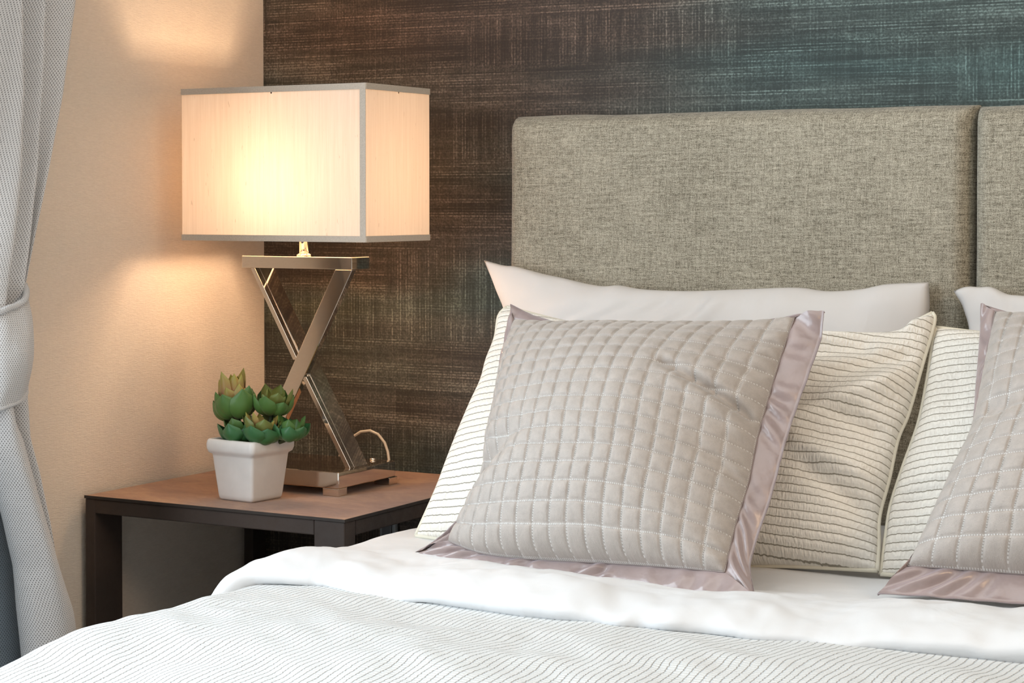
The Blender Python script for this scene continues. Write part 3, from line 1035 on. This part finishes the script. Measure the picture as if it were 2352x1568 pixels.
def closed_pillow(name, FR, O, n, m, hf, hb, ex, mat, extra=None, parent=None, label=None, cat=None):
    P, s, t, f, b = pillow_verts(FR, O, n, m, hf, hb, ex, extra)
    front = to_world(FR, P, f).reshape(-1, 3)
    back = to_world(FR, P, b).reshape(-1, 3)
    V = list(front)
    F = grid_faces(n, m)
    idx = {}
    for j in range(m):
        for i in range(n):
            q = j * n + i
            if i in (0, n - 1) or j in (0, m - 1):
                idx[q] = q
            else:
                idx[q] = len(V)
                V.append(back[q])
    for q in grid_faces(n, m, flip=True):
        F.append(tuple(idx[a] for a in q))
    UV = np.zeros((len(V), 2))
    uvf = P.reshape(-1, 2)
    UV[:n * m] = uvf
    for q, a in idx.items():
        UV[a] = uvf[q]
    o = link(name, mesh_from(name, V, F, UV, True), parent, mat)
    return o, P


def edge_world(FR, O, which, n, h=0.0):
    R = resample(O[which], n)
    return to_world(FR, R, np.full(n, h))


# --- white pillows against the headboard
def wrinkles(seed, amp=0.006, fx=9, fy=5, top=1.0):
    def f(s, t, P):
        w = fbm(P[..., 0] * fx + 1.5 * vn(P[..., 1] * 6, P[..., 0] * 3, seed), P[..., 1] * fy, seed)
        e = np.clip(B4(s) * 4, 0, 1) * np.clip(B4(t) * 3, 0, 1)
        r = amp * w * e
        # gathers that run down from the top seam
        g = 0.0045 * np.sin(P[..., 0] * 75 + 5 * vn(P[..., 0] * 8, t * 2, seed + 3)) * np.exp(-((1 - t) / 0.16) ** 2) * np.clip(vn(P[..., 0] * 7, t * 0, seed + 5) + 0.5, 0, 1) * np.clip(B4(t) * 9, 0, 1)
        return r + g * top
    return f


def white_pillow(FR, O, seed, label):
    root = tag(empty('white_pillow', FR[0]), label, 'pillow', 'white pillows against the headboard')
    ob, P = closed_pillow('pillowcase', FR, O, 130, 90, 0.075, 0.022, 0.42, WHITE_PILLOW, wrinkles(seed, 0.011), root)
    return root


white_pillow(P1F, P1O, 3, 'plain white pillow leaning on the headboard, its pointed corner rising above the nightstand side')
white_pillow(P2F, P2O, 14, 'plain white pillow at the right edge, behind the second quilted cushion')


# --- striped pillows
def striped_pillow(FR, O, seed, label, dents):
    root = tag(empty('striped_pillow', FR[0]), label, 'pillow', 'striped seersucker pillows')

    def extra(s, t, P):
        u, v = P[..., 0], P[..., 1]
        e = np.clip(B4(s) * 4, 0, 1) * np.clip(B4(t) * 4, 0, 1)
        r = 0.007 * fbm(u * 6, v * 7, seed) * e
        for (u0, v0, u1, v1, wd, am) in dents:
            a = np.array([u0, v0])
            d = np.array([u1 - u0, v1 - v0])
            L2 = (d ** 2).sum()
            tt = np.clip(((u - u0) * d[0] + (v - v0) * d[1]) / L2, 0, 1)
            dist = np.hypot(u - (u0 + tt * d[0]), v - (v0 + tt * d[1]))
            r = r + am * np.exp(-(dist / wd) ** 2) * np.clip(B4(s) * 6, 0, 1) * np.clip(B4(t) * 6, 0, 1) * (1 - 0.5 * tt)
        return r
    ob, P = closed_pillow('pillowcase', FR, O, 190, 120, 0.088, 0.05, 0.46, STRIPE, extra, root)
    for w in ('L', 'R', 'T', 'B'):
        pts = edge_world(FR, O, w, 60)
        link('piping', tube_mesh('piping', pts, 0.0032, 8), root, PIPING)
    return root


striped_pillow(S1F, S1O, 5, 'cream pillow with thin grey stripes behind the front cushion, corner tip folded up', [
    (0.765, 0.428, 0.52, 0.335, 0.020, 0.034), (0.68, 0.345, 0.48, 0.30, 0.018, -0.015), (0.755, 0.30, 0.58, 0.19, 0.018, 0.022), (0.76, 0.35, 0.62, 0.27, 0.013, -0.012),
    (0.75, 0.20, 0.58, 0.25, 0.016, -0.013), (0.745, 0.13, 0.62, 0.17, 0.018, 0.020), (0.745, 0.075, 0.64, 0.13, 0.014, -0.016)])
striped_pillow(S2F, S2O, 25, 'cream pillow with thin grey stripes wedged behind the cushion at the right edge', [
    (0.05, 0.24, 0.16, 0.22, 0.03, 0.008), (0.03, 0.10, 0.14, 0.13, 0.02, -0.008)])


# --- quilted cushions with a satin flange
def quilted_cushion(FR, O, Q, seed, label, NX=16, NY=16, creases=()):
    root = tag(empty('quilted_cushion', FR[0]), label, 'cushion', 'quilted velvet cushions')
    k = 12
    n, m = NX * k + 1, NY * k + 1
    P = coons(Q, n, m)
    s, t = np.meshgrid(np.linspace(0, 1, n), np.linspace(0, 1, m))
    u, v = P[..., 0], P[..., 1]
    prof = (B4(s) ** np.where(s < 0.5, 0.50, 0.72)) * (B4(t) ** np.where(t < 0.5, 0.46, 0.66))
    f = 0.122 * prof * (1 + 0.10 * (0.5 - t))
    cell = (np.abs(np.sin(np.pi * s * NX)) * np.abs(np.sin(np.pi * t * NY)) + 1e-9) ** 0.24
    cellv = 1 + 0.2 * vn(np.floor(s * NX * 0.9999) * 1.37, np.floor(t * NY * 0.9999) * 1.71, seed)
    f = f + 0.0062 * cell * cellv
    # pucker next to the seams
    f = f + 0.0007 * np.sin(s * NX * 38) * np.exp(-(np.abs(np.sin(np.pi * t * NY)) / 0.25) ** 2) + 0.0006 * np.sin(t * NY * 38) * np.exp(-(np.abs(np.sin(np.pi * s * NX)) / 0.25) ** 2)
    e = np.clip(B4(s) * 5, 0, 1) * np.clip(B4(t) * 5, 0, 1)
    f = f + 0.0035 * fbm(u * 6, v * 7, seed + 2) * e
    f = f + 0.003 * np.sin(t * NY * 2 * np.pi * 0.9 + 2 * vn(t * 9, s * 0, 5)) * np.exp(-((1 - s) / 0.05) ** 2) * np.clip(B4(s) * 14, 0, 1)
    for (u0, v0, u1, v1, wd, am) in creases:
        d = np.array([u1 - u0, v1 - v0])
        L2 = (d ** 2).sum()
        tt = np.clip(((u - u0) * d[0] + (v - v0) * d[1]) / L2, 0, 1)
        dist = np.hypot(u - (u0 + tt * d[0]), v - (v0 + tt * d[1]))
        f = f + am * np.exp(-(dist / wd) ** 2) * (1 - 0.6 * tt) * np.clip(B4(s) * 8, 0, 1)
    # seams wander a little
    P2 = P.copy()
    P2[..., 0] += 0.0012 * fbm(s * 7, t * 7, seed + 9) * e
    P2[..., 1] += 0.0012 * fbm(s * 7 + 9, t * 7, seed + 19) * e
    Vw = to_world(FR, P2, f)
    UV = np.stack([s * NX, t * NY], -1).reshape(-1, 2)
    link('quilted_panel', mesh_from('quilted_panel', Vw.reshape(-1, 3), grid_faces(n, m), UV, True), root, VELVET)
    # back of the cushion
    nb = 60
    Pb = coons(Q, nb, nb)
    sb, tb_ = np.meshgrid(np.linspace(0, 1, nb), np.linspace(0, 1, nb))
    fb = -0.014 * (B4(sb) ** 0.5) * (B4(tb_) ** 0.5) - 0.001
    link('back_panel', mesh_from('back_panel', to_world(FR, Pb, fb).reshape(-1, 3), grid_faces(nb, nb, flip=True), None, True), root, SATIN)
    # satin flange, four mitred strips; each has a front and a back face
    for w in ('B', 'R', 'T', 'L'):
        nn, mm = 150, 12
        inner = resample(Q[w], nn)
        outer = resample(O[w], nn)
        g = np.linspace(0, 1, mm)[:, None, None]
        P3 = inner[None] * (1 - g) + outer[None] * g
        q = np.linspace(0, 1, nn)[None, :] * np.ones((mm, nn))
        gg = g[..., 0] * np.ones((1, nn))
        L = np.linalg.norm(outer[-1] - outer[0])
        amp = 0.0062 if w in ('B', 'L') else 0.0052
        sl = {'B': 0.35, 'R': 0.5, 'T': 0.3, 'L': 0.4}[w]
        wv = np.sin((q * L + sl * gg * 0.05) * 150 + 4.5 * vn(q * 7, gg * 0.7, seed + ord(w)))
        wv = wv * np.clip(0.5 + vn(q * 9 + 3, gg * 0.5, seed + 3 + ord(w)), 0.05, 1)
        hgt = amp * wv * np.sin(np.pi * np.clip(gg * 0.85 + 0.08, 0, 1)) + 0.0035 * vn(q * 3.1, gg * 0 + 1, seed + ord(w) + 5) * gg
        hgt = hgt + {'B': 0.004, 'R': -0.020, 'T': -0.012, 'L': -0.012}[w] * gg * np.clip(B4(q) * 3.5, 0, 1)
        edge = np.sqrt(np.clip(1 - (2 * gg - 1) ** 2, 0, 1))
        corner = np.clip(B4(q) * 20, 0, 1)
        corner = np.ones_like(corner)
        top = hgt * corner + 0.0035 * edge + 0.001
        bot = hgt * corner - 0.0035 * edge - 0.001
        Vt = to_world(FR, P3, top).reshape(-1, 3)
        Vb = to_world(FR, P3, bot).reshape(-1, 3)
        fl = w in ('B', 'R')
        F = grid_faces(nn, mm, 0, fl) + grid_faces(nn, mm, nn * mm, not fl)
        # close the outer rim
        a0 = (mm - 1) * nn
        for i in range(nn - 1):
            F.append((a0 + i, a0 + i + 1, nn * mm + a0 + i + 1, nn * mm + a0 + i))
        st = link('satin_border', mesh_from('satin_border', np.r_[Vt, Vb], F, None, True), root, SATIN)
        # seam line just inside the border
        sp = to_world(FR, inner, np.full(nn, 0.0022))
        link('seam', tube_mesh('seam', sp, 0.0009, 6), st, SEAM)
    return root


SEAM = m_plain('seam_thread', (0.30, 0.25, 0.23), 0.7)
quilted_cushion(C1F, C1O, C1Q, 7, 'large quilted taupe velvet cushion with satin border, fully in view at the front', 16, 16,
                [(0.515, 0.255, 0.36, 0.305, 0.0085, -0.024), (0.50, 0.235, 0.38, 0.275, 0.013, 0.009), (0.505, 0.16, 0.44, 0.19, 0.009, -0.007), (0.095, 0.135, 0.155, 0.165, 0.022, -0.030),
                 (0.50, 0.33, 0.42, 0.34, 0.008, -0.006)])
quilted_cushion(C2F, C2O, C2Q, 17, 'quilted taupe velvet cushion with satin border, cut off by the right edge', 14, 16,
                [(0.135, 0.26, 0.19, 0.27, 0.016, -0.015)])

# ------------------------------------------------------------------ nightstand
NX0, NX1, NY0, NY1, NZ = -2.366, -1.808, 2.690, 3.235, 0.6055
ns = tag(empty('nightstand', ((NX0 + NX1) / 2, (NY0 + NY1) / 2, 0)), 'square nightstand with brown suede top and dark leather frame in the corner', 'nightstand')
cx0, cy0 = ns.location.x, ns.location.y


def nb(name, b, mat, bev=0.002):
    x0, x1, y0, y1, z0, z1 = b
    return link(name, box_mesh(name, [(x0 - cx0, x1 - cx0, y0 - cy0, y1 - cy0, z0, z1)], bev, 2), ns, mat)


top = nb('tabletop', (NX0, NX1, NY0, NY1, NZ - 0.0045, NZ), HIDE, 0.0012)
link('edge_binding', box_mesh('edge_binding', [
    (NX0 - cx0 - 0.001, NX1 - cx0 + 0.001, NY0 - cy0 - 0.002, NY0 - cy0, NZ - 0.005, NZ + 0.0004),
    (NX1 - cx0, NX1 - cx0 + 0.002, NY0 - cy0 - 0.002, NY1 - cy0, NZ - 0.005, NZ + 0.0004)], 0.0006), ns, LEATHER_D)
for nm, b in (('rail', (NX0, NX1 - 0.062, NY0 + 0.001, NY0 + 0.03, NZ - 0.031, NZ - 0.005)),
              ('rail', (NX0, NX1, NY1 - 0.03, NY1, NZ - 0.031, NZ - 0.005)),
              ('rail', (NX0, NX0 + 0.03, NY0 + 0.03, NY1 - 0.03, NZ - 0.031, NZ - 0.005)),
              ('rail', (NX1 - 0.03, NX1 - 0.001, NY0 + 0.035, NY1 - 0.03, NZ - 0.031, NZ - 0.005)),
              ('leg', (NX0 + 0.0, NX0 + 0.022, NY0, NY0 + 0.075, 0, NZ - 0.005)),
              ('leg', (NX1 - 0.0615, NX1, NY0, NY0 + 0.033, 0, NZ - 0.005)),
              ('leg', (NX0, NX0 + 0.022, NY1 - 0.075, NY1 - 0.031, 0, NZ - 0.031)),
              ('leg', (NX1 - 0.06, NX1, NY1 - 0.065, NY1 - 0.031, 0, NZ - 0.031)),
              ('stretcher', (NX0 + 0.022, NX1 - 0.0, NY1 - 0.062, NY1 - 0.035, 0.06, 0.085)),
              ('stretcher', (NX0 + 0.002, NX0 + 0.022, NY0 + 0.075, NY1 - 0.075, 0.06, 0.085))):
    nb(nm, b, LEATHER)

# wall socket seen below the tabletop
so_ = tag(empty('wall_socket', (-2.075, 3.25, 0.485)), 'grey wall socket on the dark wall below the nightstand top', 'socket')
so_mat = m_plain('socket_grey', (0.30, 0.33, 0.34), 0.4)
link('face_plate', box_mesh('face_plate', [(-0.02, 0.02, -0.012, 0.0, -0.04, 0.04)], 0.005, 3), so_, so_mat)
link('socket_insert', box_mesh('socket_insert', [(-0.011, 0.011, -0.016, -0.012, -0.022, 0.022)], 0.002, 2), so_, m_plain('socket_dark', (0.12, 0.13, 0.14), 0.4))

# ------------------------------------------------------------------ table lamp
LX, LY, LZ = -2.085, 2.985, NZ
lamp = tag(empty('table_lamp', (LX, LY, LZ)), 'lit table lamp with rectangular cream shade on a crossed chrome stem', 'lamp')


def lb(name, b, mat, bev=0.001, parent=lamp, seg=2):
    x0, x1, y0, y1, z0, z1 = b
    o = link(name, box_mesh(name, [(x0 - LX, x1 - LX, y0 - LY, y1 - LY, z0 - LZ, z1 - LZ)], bev, seg), parent, mat)
    return o


base = lb('base', (-2.215, -1.957, 2.893, 3.082, LZ + 0.014, LZ + 0.0435), CHROME, 0.0015)
for fx_, fy_ in ((-1.975, 2.908), (-1.972, 3.072), (-2.20, 2.908), (-2.20, 3.072)):
    lb('foot', (fx_ - 0.017, fx_ + 0.017, fy_ - 0.014, fy_ + 0.014, LZ, LZ + 0.014), CHROME, 0.001)
lb('top_block', (-2.214, -1.968, 2.953, 3.012, 1.0085, 1.0310), CHROME, 0.0012)


def slanted(xt0, xt1, zt, xb0, xb1, zb, y0, y1):
    p = [(xb0, y0, zb), (xb1, y0, zb), (xb1, y1, zb), (xb0, y1, zb), (xt0, y0, zt), (xt1, y0, zt), (xt1, y1, zt), (xt0, y1, zt)]
    return [(a - LX, b - LY, c - LZ) for a, b, c in p]


zt, zb = 1.0085, LZ + 0.0435
# wide bar, front
o = link('crossbar', box_mesh('crossbar', [slanted(-2.004, -1.967, zt, -2.196, -2.159, zb, 2.953, 2.967)], 0.0010, 2), lamp, CHROME)
# second bar seen along its edge, its broad side turned to the bed
link('crossbar', box_mesh('crossbar', [slanted(-2.194, -2.184, zt, -1.983, -1.9725, zb, 2.9675, 3.012)], 0.0006, 2), lamp, CHROME)
link('crossbar', box_mesh('crossbar', [slanted(-2.194, -2.184, zt, -2.098, -2.088, (zt + zb) / 2 + 0.012, 2.9535, 2.9674)], 0.0004, 1), lamp, CHROME)
link('crossbar', box_mesh('crossbar', [slanted(-2.079, -2.069, (zt + zb) / 2 - 0.018, -1.983, -1.9725, zb, 2.9535, 2.9674)], 0.0004, 1), lamp, CHROME)
for sx, zz in ((-2.075, 0.80), (-2.12, 0.72)):
    pass
# collar, stem and socket
link('stem', tube_mesh('stem', [(-0.010, 0.0, 1.031 - LZ), (-0.010, 0.0, 1.12 - LZ)], 0.0088, 24), lamp, CHROME)
pl = lathe_mesh('collar', [(0.0135, 0), (0.0135, 0.0025), (0.011, 0.004), (0.0095, 0.005)], 28)
o = link('collar', pl, lamp, CHROME)
o.location = (-0.010, 0.0, 1.031 - LZ)
link('bulb_socket', tube_mesh('bulb_socket', [(-0.010, 0.0, 1.12 - LZ), (-0.018, 0.004, 1.152 - LZ)], 0.014, 20), lamp, CERAMIC)

SX0, SX1, SY0, SY1, SZ0, SZ1 = -2.300, -1.892, 2.884, 3.100, 1.0605, 1.3395
SH = m_shade()
TRIM = m_trim()


def wall_loop(name, x0, x1, y0, y1, z0, z1, mat, parent, r=0.003, th=0.0):
    pts = []
    for cx_, cy_, a0 in ((x1 - r, y0 + r, -90), (x1 - r, y1 - r, 0), (x0 + r, y1 - r, 90), (x0 + r, y0 + r, 180)):
        for q in range(4):
            a = math.radians(a0 + 30 * q)
            pts.append((cx_ + r * math.cos(a) - LX, cy_ + r * math.sin(a) - LY))
    V, F = [], []
    rows = 2
    nn = len(pts)
    for z in (z0 - LZ, z1 - LZ):
        V += [(a, b, z) for a, b in pts]
    for i in range(nn):
        j = (i + 1) % nn
        F.append((i, j, nn + j, nn + i))
    o = link(name, mesh_from(name, V, F), parent, mat)
    if th:
        sol = o.modifiers.new('thickness', 'SOLIDIFY')
        sol.thickness = th
        sol.offset = 0
    return o


shade = wall_loop('lamp_shade', SX0, SX1, SY0, SY1, SZ0, SZ1, SH, lamp)
wall_loop('top_binding', SX0 - 0.0008, SX1 + 0.0008, SY0 - 0.0008, SY1 + 0.0008, SZ1 - 0.0105, SZ1 + 0.0005, TRIM, shade, th=0.0012)
wall_loop('bottom_binding', SX0 - 0.0008, SX1 + 0.0008, SY0 - 0.0008, SY1 + 0.0008, SZ0 - 0.0005, SZ0 + 0.0105, TRIM, shade, th=0.0012)
for (x0, x1, y0, y1) in ((SX1 - 0.0115, SX1 + 0.0006, SY0 - 0.0016, SY0 - 0.0006), (SX0 - 0.0006, SX0 + 0.0115, SY1 + 0.0006, SY1 + 0.0016)):
    lb('corner_binding', (x0, x1, y0, y1, SZ0 + 0.008, SZ1 - 0.008), TRIM, 0.0, shade)
# wire spider inside the shade
for pts in ([(-2.30, 2.992, SZ1 - 0.012), (-1.892, 2.992, SZ1 - 0.012)], [(-2.095, 2.884, SZ1 - 0.012), (-2.095, 3.10, SZ1 - 0.012)]):
    link('spider_wire', tube_mesh('spider_wire', [(a - LX, b - LY, c - LZ) for a, b, c in pts], 0.0016, 8), shade, CHROME)
# bulb
BX, BY, BZ = -2.112, 3.0, 1.165
bm_ = M('glowing_bulb', (1, 1, 1))
bm_.b.inputs['Emission Color'].default_value = (1.0, 0.72, 0.45, 1)
bm_.b.inputs['Emission Strength'].default_value = 6.0
prof = [(0.002, -0.036), (0.012, -0.034), (0.014, -0.024), (0.02, -0.012), (0.027, 0.004), (0.028, 0.014), (0.024, 0.026), (0.014, 0.034), (0.002, 0.037)]
bulb = link('bulb', lathe_mesh('bulb', prof, 24), lamp, bm_.mat)
bulb.location = (BX - LX, BY - LY, BZ - LZ)
bulb.visible_shadow = True
LAMP_POWER = 11.0
bl_ = bpy.data.lights.new('bulb_light', 'POINT')
bl_.energy = LAMP_POWER
bl_.color = (1.0, 0.68, 0.43)
bl_.shadow_soft_size = 0.045
blo = bpy.data.objects.new('bulb_light', bl_)
COL.objects.link(blo)
blo.parent = lamp
blo.location = (BX - LX, BY - LY, BZ - LZ)
# cord leaving the back of the base
cord_mat = m_plain('clear_gold_cord', (0.55, 0.45, 0.33), 0.25, spec=0.7)
cp = [(-2.104, 3.108, 0.630), (-2.100, 3.110, 0.648), (-2.090, 3.112, 0.664), (-2.076, 3.115, 0.682), (-2.058, 3.118, 0.6935), (-2.038, 3.12, 0.6965), (-2.020, 3.12, 0.6905), (-2.004, 3.118, 0.676),
      (-1.993, 3.112, 0.660), (-1.985, 3.104, 0.644), (-1.983, 3.098, 0.630), (-1.983, 3.092, 0.620)]
link('power_cord', tube_mesh('power_cord', [(a - LX, b - LY, c - LZ) for a, b, c in cp], 0.0027, 10), lamp, cord_mat)
o = link('rotary_knob', lathe_mesh('rotary_knob', [(0.006, 0), (0.006, 0.003), (0.003, 0.0045)], 16), lamp, CHROME)
o.location = (-1.998 - LX, 3.068 - LY, 0.0435)

# ------------------------------------------------------------------ succulent in a square pot
PX, PY_, PZ0 = -2.0835, 2.803, NZ
plant = tag(empty('potted_succulent', (PX, PY_, PZ0), math.radians(-6)), 'small green succulent with pinkish crown in a square white pot', 'plant')


def square_ring(h, r, z, nseg=6):
    pts = []
    for cx_, cy_, a0 in ((h - r, -h + r, -90), (h - r, h - r, 0), (-h + r, h - r, 90), (-h + r, -h + r, 180)):
        for q in range(nseg + 1):
            a = math.radians(a0 + 90 * q / nseg)
            pts.append((cx_ + r * math.cos(a), cy_ + r * math.sin(a), z))
    return pts


rows = [(0.034, 0.005, 0.0), (0.0385, 0.005, 0.0008), (0.0405, 0.006, 0.004), (0.0415, 0.006, 0.010), (0.0485, 0.006, 0.078), (0.0495, 0.007, 0.0815), (0.0545, 0.008, 0.0850), (0.0568, 0.009, 0.091),
        (0.0572, 0.009, 0.099), (0.0562, 0.009, 0.1055), (0.0545, 0.009, 0.1080), (0.0515, 0.009, 0.1088), (0.0490, 0.008, 0.1070), (0.0475, 0.008, 0.100), (0.046, 0.008, 0.085)]
V, F = [], []
nn = 28
for (h, r, z) in rows:
    V += square_ring(h, r, z)
for j in range(len(rows) - 1):
    for i in range(nn):
        b = (i + 1) % nn
        F.append((j * nn + i, j * nn + b, (j + 1) * nn + b, (j + 1) * nn + i))
F.append(tuple(range(nn))[::-1])
pot = link('pot', mesh_from('pot', V, F, None, True), plant, CERAMIC)
# soil
V = []
F = []
g = 18
for j in range(g):
    for i in range(g):
        x = -0.0465 + 0.093 * i / (g - 1)
        y = -0.0465 + 0.093 * j / (g - 1)
        V.append((x, y, 0.096 + 0.003 * float(vn(np.array(x * 120), np.array(y * 120), 3))))
link('soil', mesh_from('soil', V, grid_faces(g, g), None, True), plant, m_plain('dark_soil', (0.045, 0.035, 0.028), 0.9))

GREEN = m_leaf('green_leaf', (0.20, 0.22, 0.045), (0.115, 0.225, 0.05), (0.085, 0.19, 0.05))
DEEP = m_leaf('deep_green_leaf', (0.16, 0.20, 0.04), (0.05, 0.155, 0.045), (0.045, 0.16, 0.06))
OLIVE = m_leaf('olive_leaf', (0.30, 0.12, 0.07), (0.22, 0.21, 0.055), (0.16, 0.21, 0.05))
PINK = m_leaf('pink_tipped_leaf', (0.50, 0.085, 0.10), (0.46, 0.21, 0.12), (0.36, 0.33, 0.07))


def leaf_mesh(length, width, e0, e1, cup):
    """leaf in the xz plane: starts at origin heading +x at elevation e0, curling to e1"""
    n, m = 9, 12
    V, UV = [], []
    x = z = 0.0
    ds = length / (m - 1)
    for j in range(m):
        t = j / (m - 1)
        el = e0 + (e1 - e0) * min(1.0, t * 1.35) ** 0.85
        wd = width * 0.5 * (max(0.10 * (1 - t), (t + 0.04) ** 0.95 * (1.0 - t) ** 0.5 / 0.392) if t < 1 else 0.0)
        if t > 0.9:
            wd *= 0.62
        for i in range(n):
            q = (i / (n - 1)) * 2 - 1
            lift = cup * wd * (q * q) * 1.0
            nx_, nz_ = -math.sin(el), math.cos(el)
            V.append((x + nx_ * lift, q * wd, z + nz_ * lift))
            UV.append((q * 0.5 + 0.5, t))
        x += math.cos(el) * ds
        z += math.sin(el) * ds
    off_ = len(V)
    th = 0.0013
    # lower skin
    V2 = []
    for j in range(m):
        t = j / (m - 1)
        el = e0 + (e1 - e0) * min(1.0, t * 1.35) ** 0.85
        for i in range(n):
            q = (i / (n - 1)) * 2 - 1
            a = V[j * n + i]
            k_ = th * (1 - q * q) * (1 if 0 < j < m - 1 else 0)
            V2.append((a[0] + math.sin(el) * k_, a[1], a[2] - math.cos(el) * k_))
    F = grid_faces(n, m) + grid_faces(n, m, off_, True)
    return mesh_from('leaf', V + V2, F, UV + UV, True)


rnd_ = random.Random(5)
R_ = math.radians


def rosette(c, tilt, az, rings, seed):
    """c: centre in plant space; rings: (count, length, width, e0, e1, cup, material, phase)"""
    rr_ = random.Random(seed)
    axis = Matrix.Rotation(az, 4, 'Z') @ Matrix.Rotation(tilt, 4, 'Y')
    for (cnt, ln, wd, e0, e1, cup, mat, ph) in rings:
        for q in range(cnt):
            me = leaf_mesh(ln * rr_.uniform(0.8, 1.15), wd * rr_.uniform(0.85, 1.15), R_(e0 + rr_.uniform(-14, 14)), R_(e1 + rr_.uniform(-16, 12)), cup)
            o = link('leaf', me, plant, mat)
            a = 2 * math.pi * (q + ph + rr_.uniform(-0.2, 0.2)) / cnt
            o.matrix_local = Matrix.Translation(c) @ axis @ Matrix.Rotation(a, 4, 'Z') @ Matrix.Translation((0.002, 0, 0))


def pc(x, z, y=2.80):
    """world -> plant space"""
    v = Matrix.Rotation(math.radians(6), 4, 'Z') @ Vector((x - PX, y - PY_, z - PZ0))
    return v


STEMM = m_plain('brown_green_stem', (0.06, 0.075, 0.03), 0.7)
rosA = pc(-2.108, 0.752, 2.795)
rosB = pc(-2.044, 0.757, 2.815)
rosC = pc(-2.044, 0.716, 2.785)
rosD = pc(-2.088, 0.712, 2.785)
rosE = pc(-2.008, 0.716, 2.815)
rosette(rosA, R_(8), R_(200), [(6, 0.078, 0.044, -40, 92, 0.5, GREEN, 0.15), (6, 0.066, 0.037, -5, 92, 0.5, GREEN, 0.6), (6, 0.074, 0.026, 22, 100, 0.55, PINK, 0.3), (6, 0.078, 0.022, 50, 98, 0.6, PINK, 0.1)], 3)
rosette(rosB, R_(12), R_(20), [(6, 0.060, 0.036, -22, 85, 0.5, GREEN, 0.4), (5, 0.056, 0.026, 20, 85, 0.5, OLIVE, 0.2), (3, 0.045, 0.018, 50, 85, 0.5, OLIVE, 0.6)], 5)
rosette(rosC, R_(8), R_(-40), [(6, 0.066, 0.042, -38, 90, 0.45, DEEP, 0.3), (5, 0.058, 0.028, 0, 85, 0.5, OLIVE, 0.1), (5, 0.052, 0.017, 35, 88, 0.5, PINK, 0.5)], 8)
rosette(rosD, R_(10), R_(200), [(6, 0.066, 0.042, -36, 88, 0.45, DEEP, 0.25), (5, 0.054, 0.026, 15, 80, 0.5, GREEN, 0.0)], 11)
rosette(rosE, R_(14), R_(0), [(6, 0.058, 0.038, -20, 80, 0.45, DEEP, 0.1), (4, 0.046, 0.024, 25, 85, 0.5, GREEN, 0.4)], 14)
for c in (rosA, rosB, rosC, rosD, rosE):
    b = Vector((c.x * 0.35, c.y * 0.35, 0.094))
    mid = (b + c) * 0.5 + Vector((0.004, 0, 0))
    link('stem', tube_mesh('stem', [tuple(b), tuple(mid), tuple(c)], 0.0042, 10), plant, STEMM)
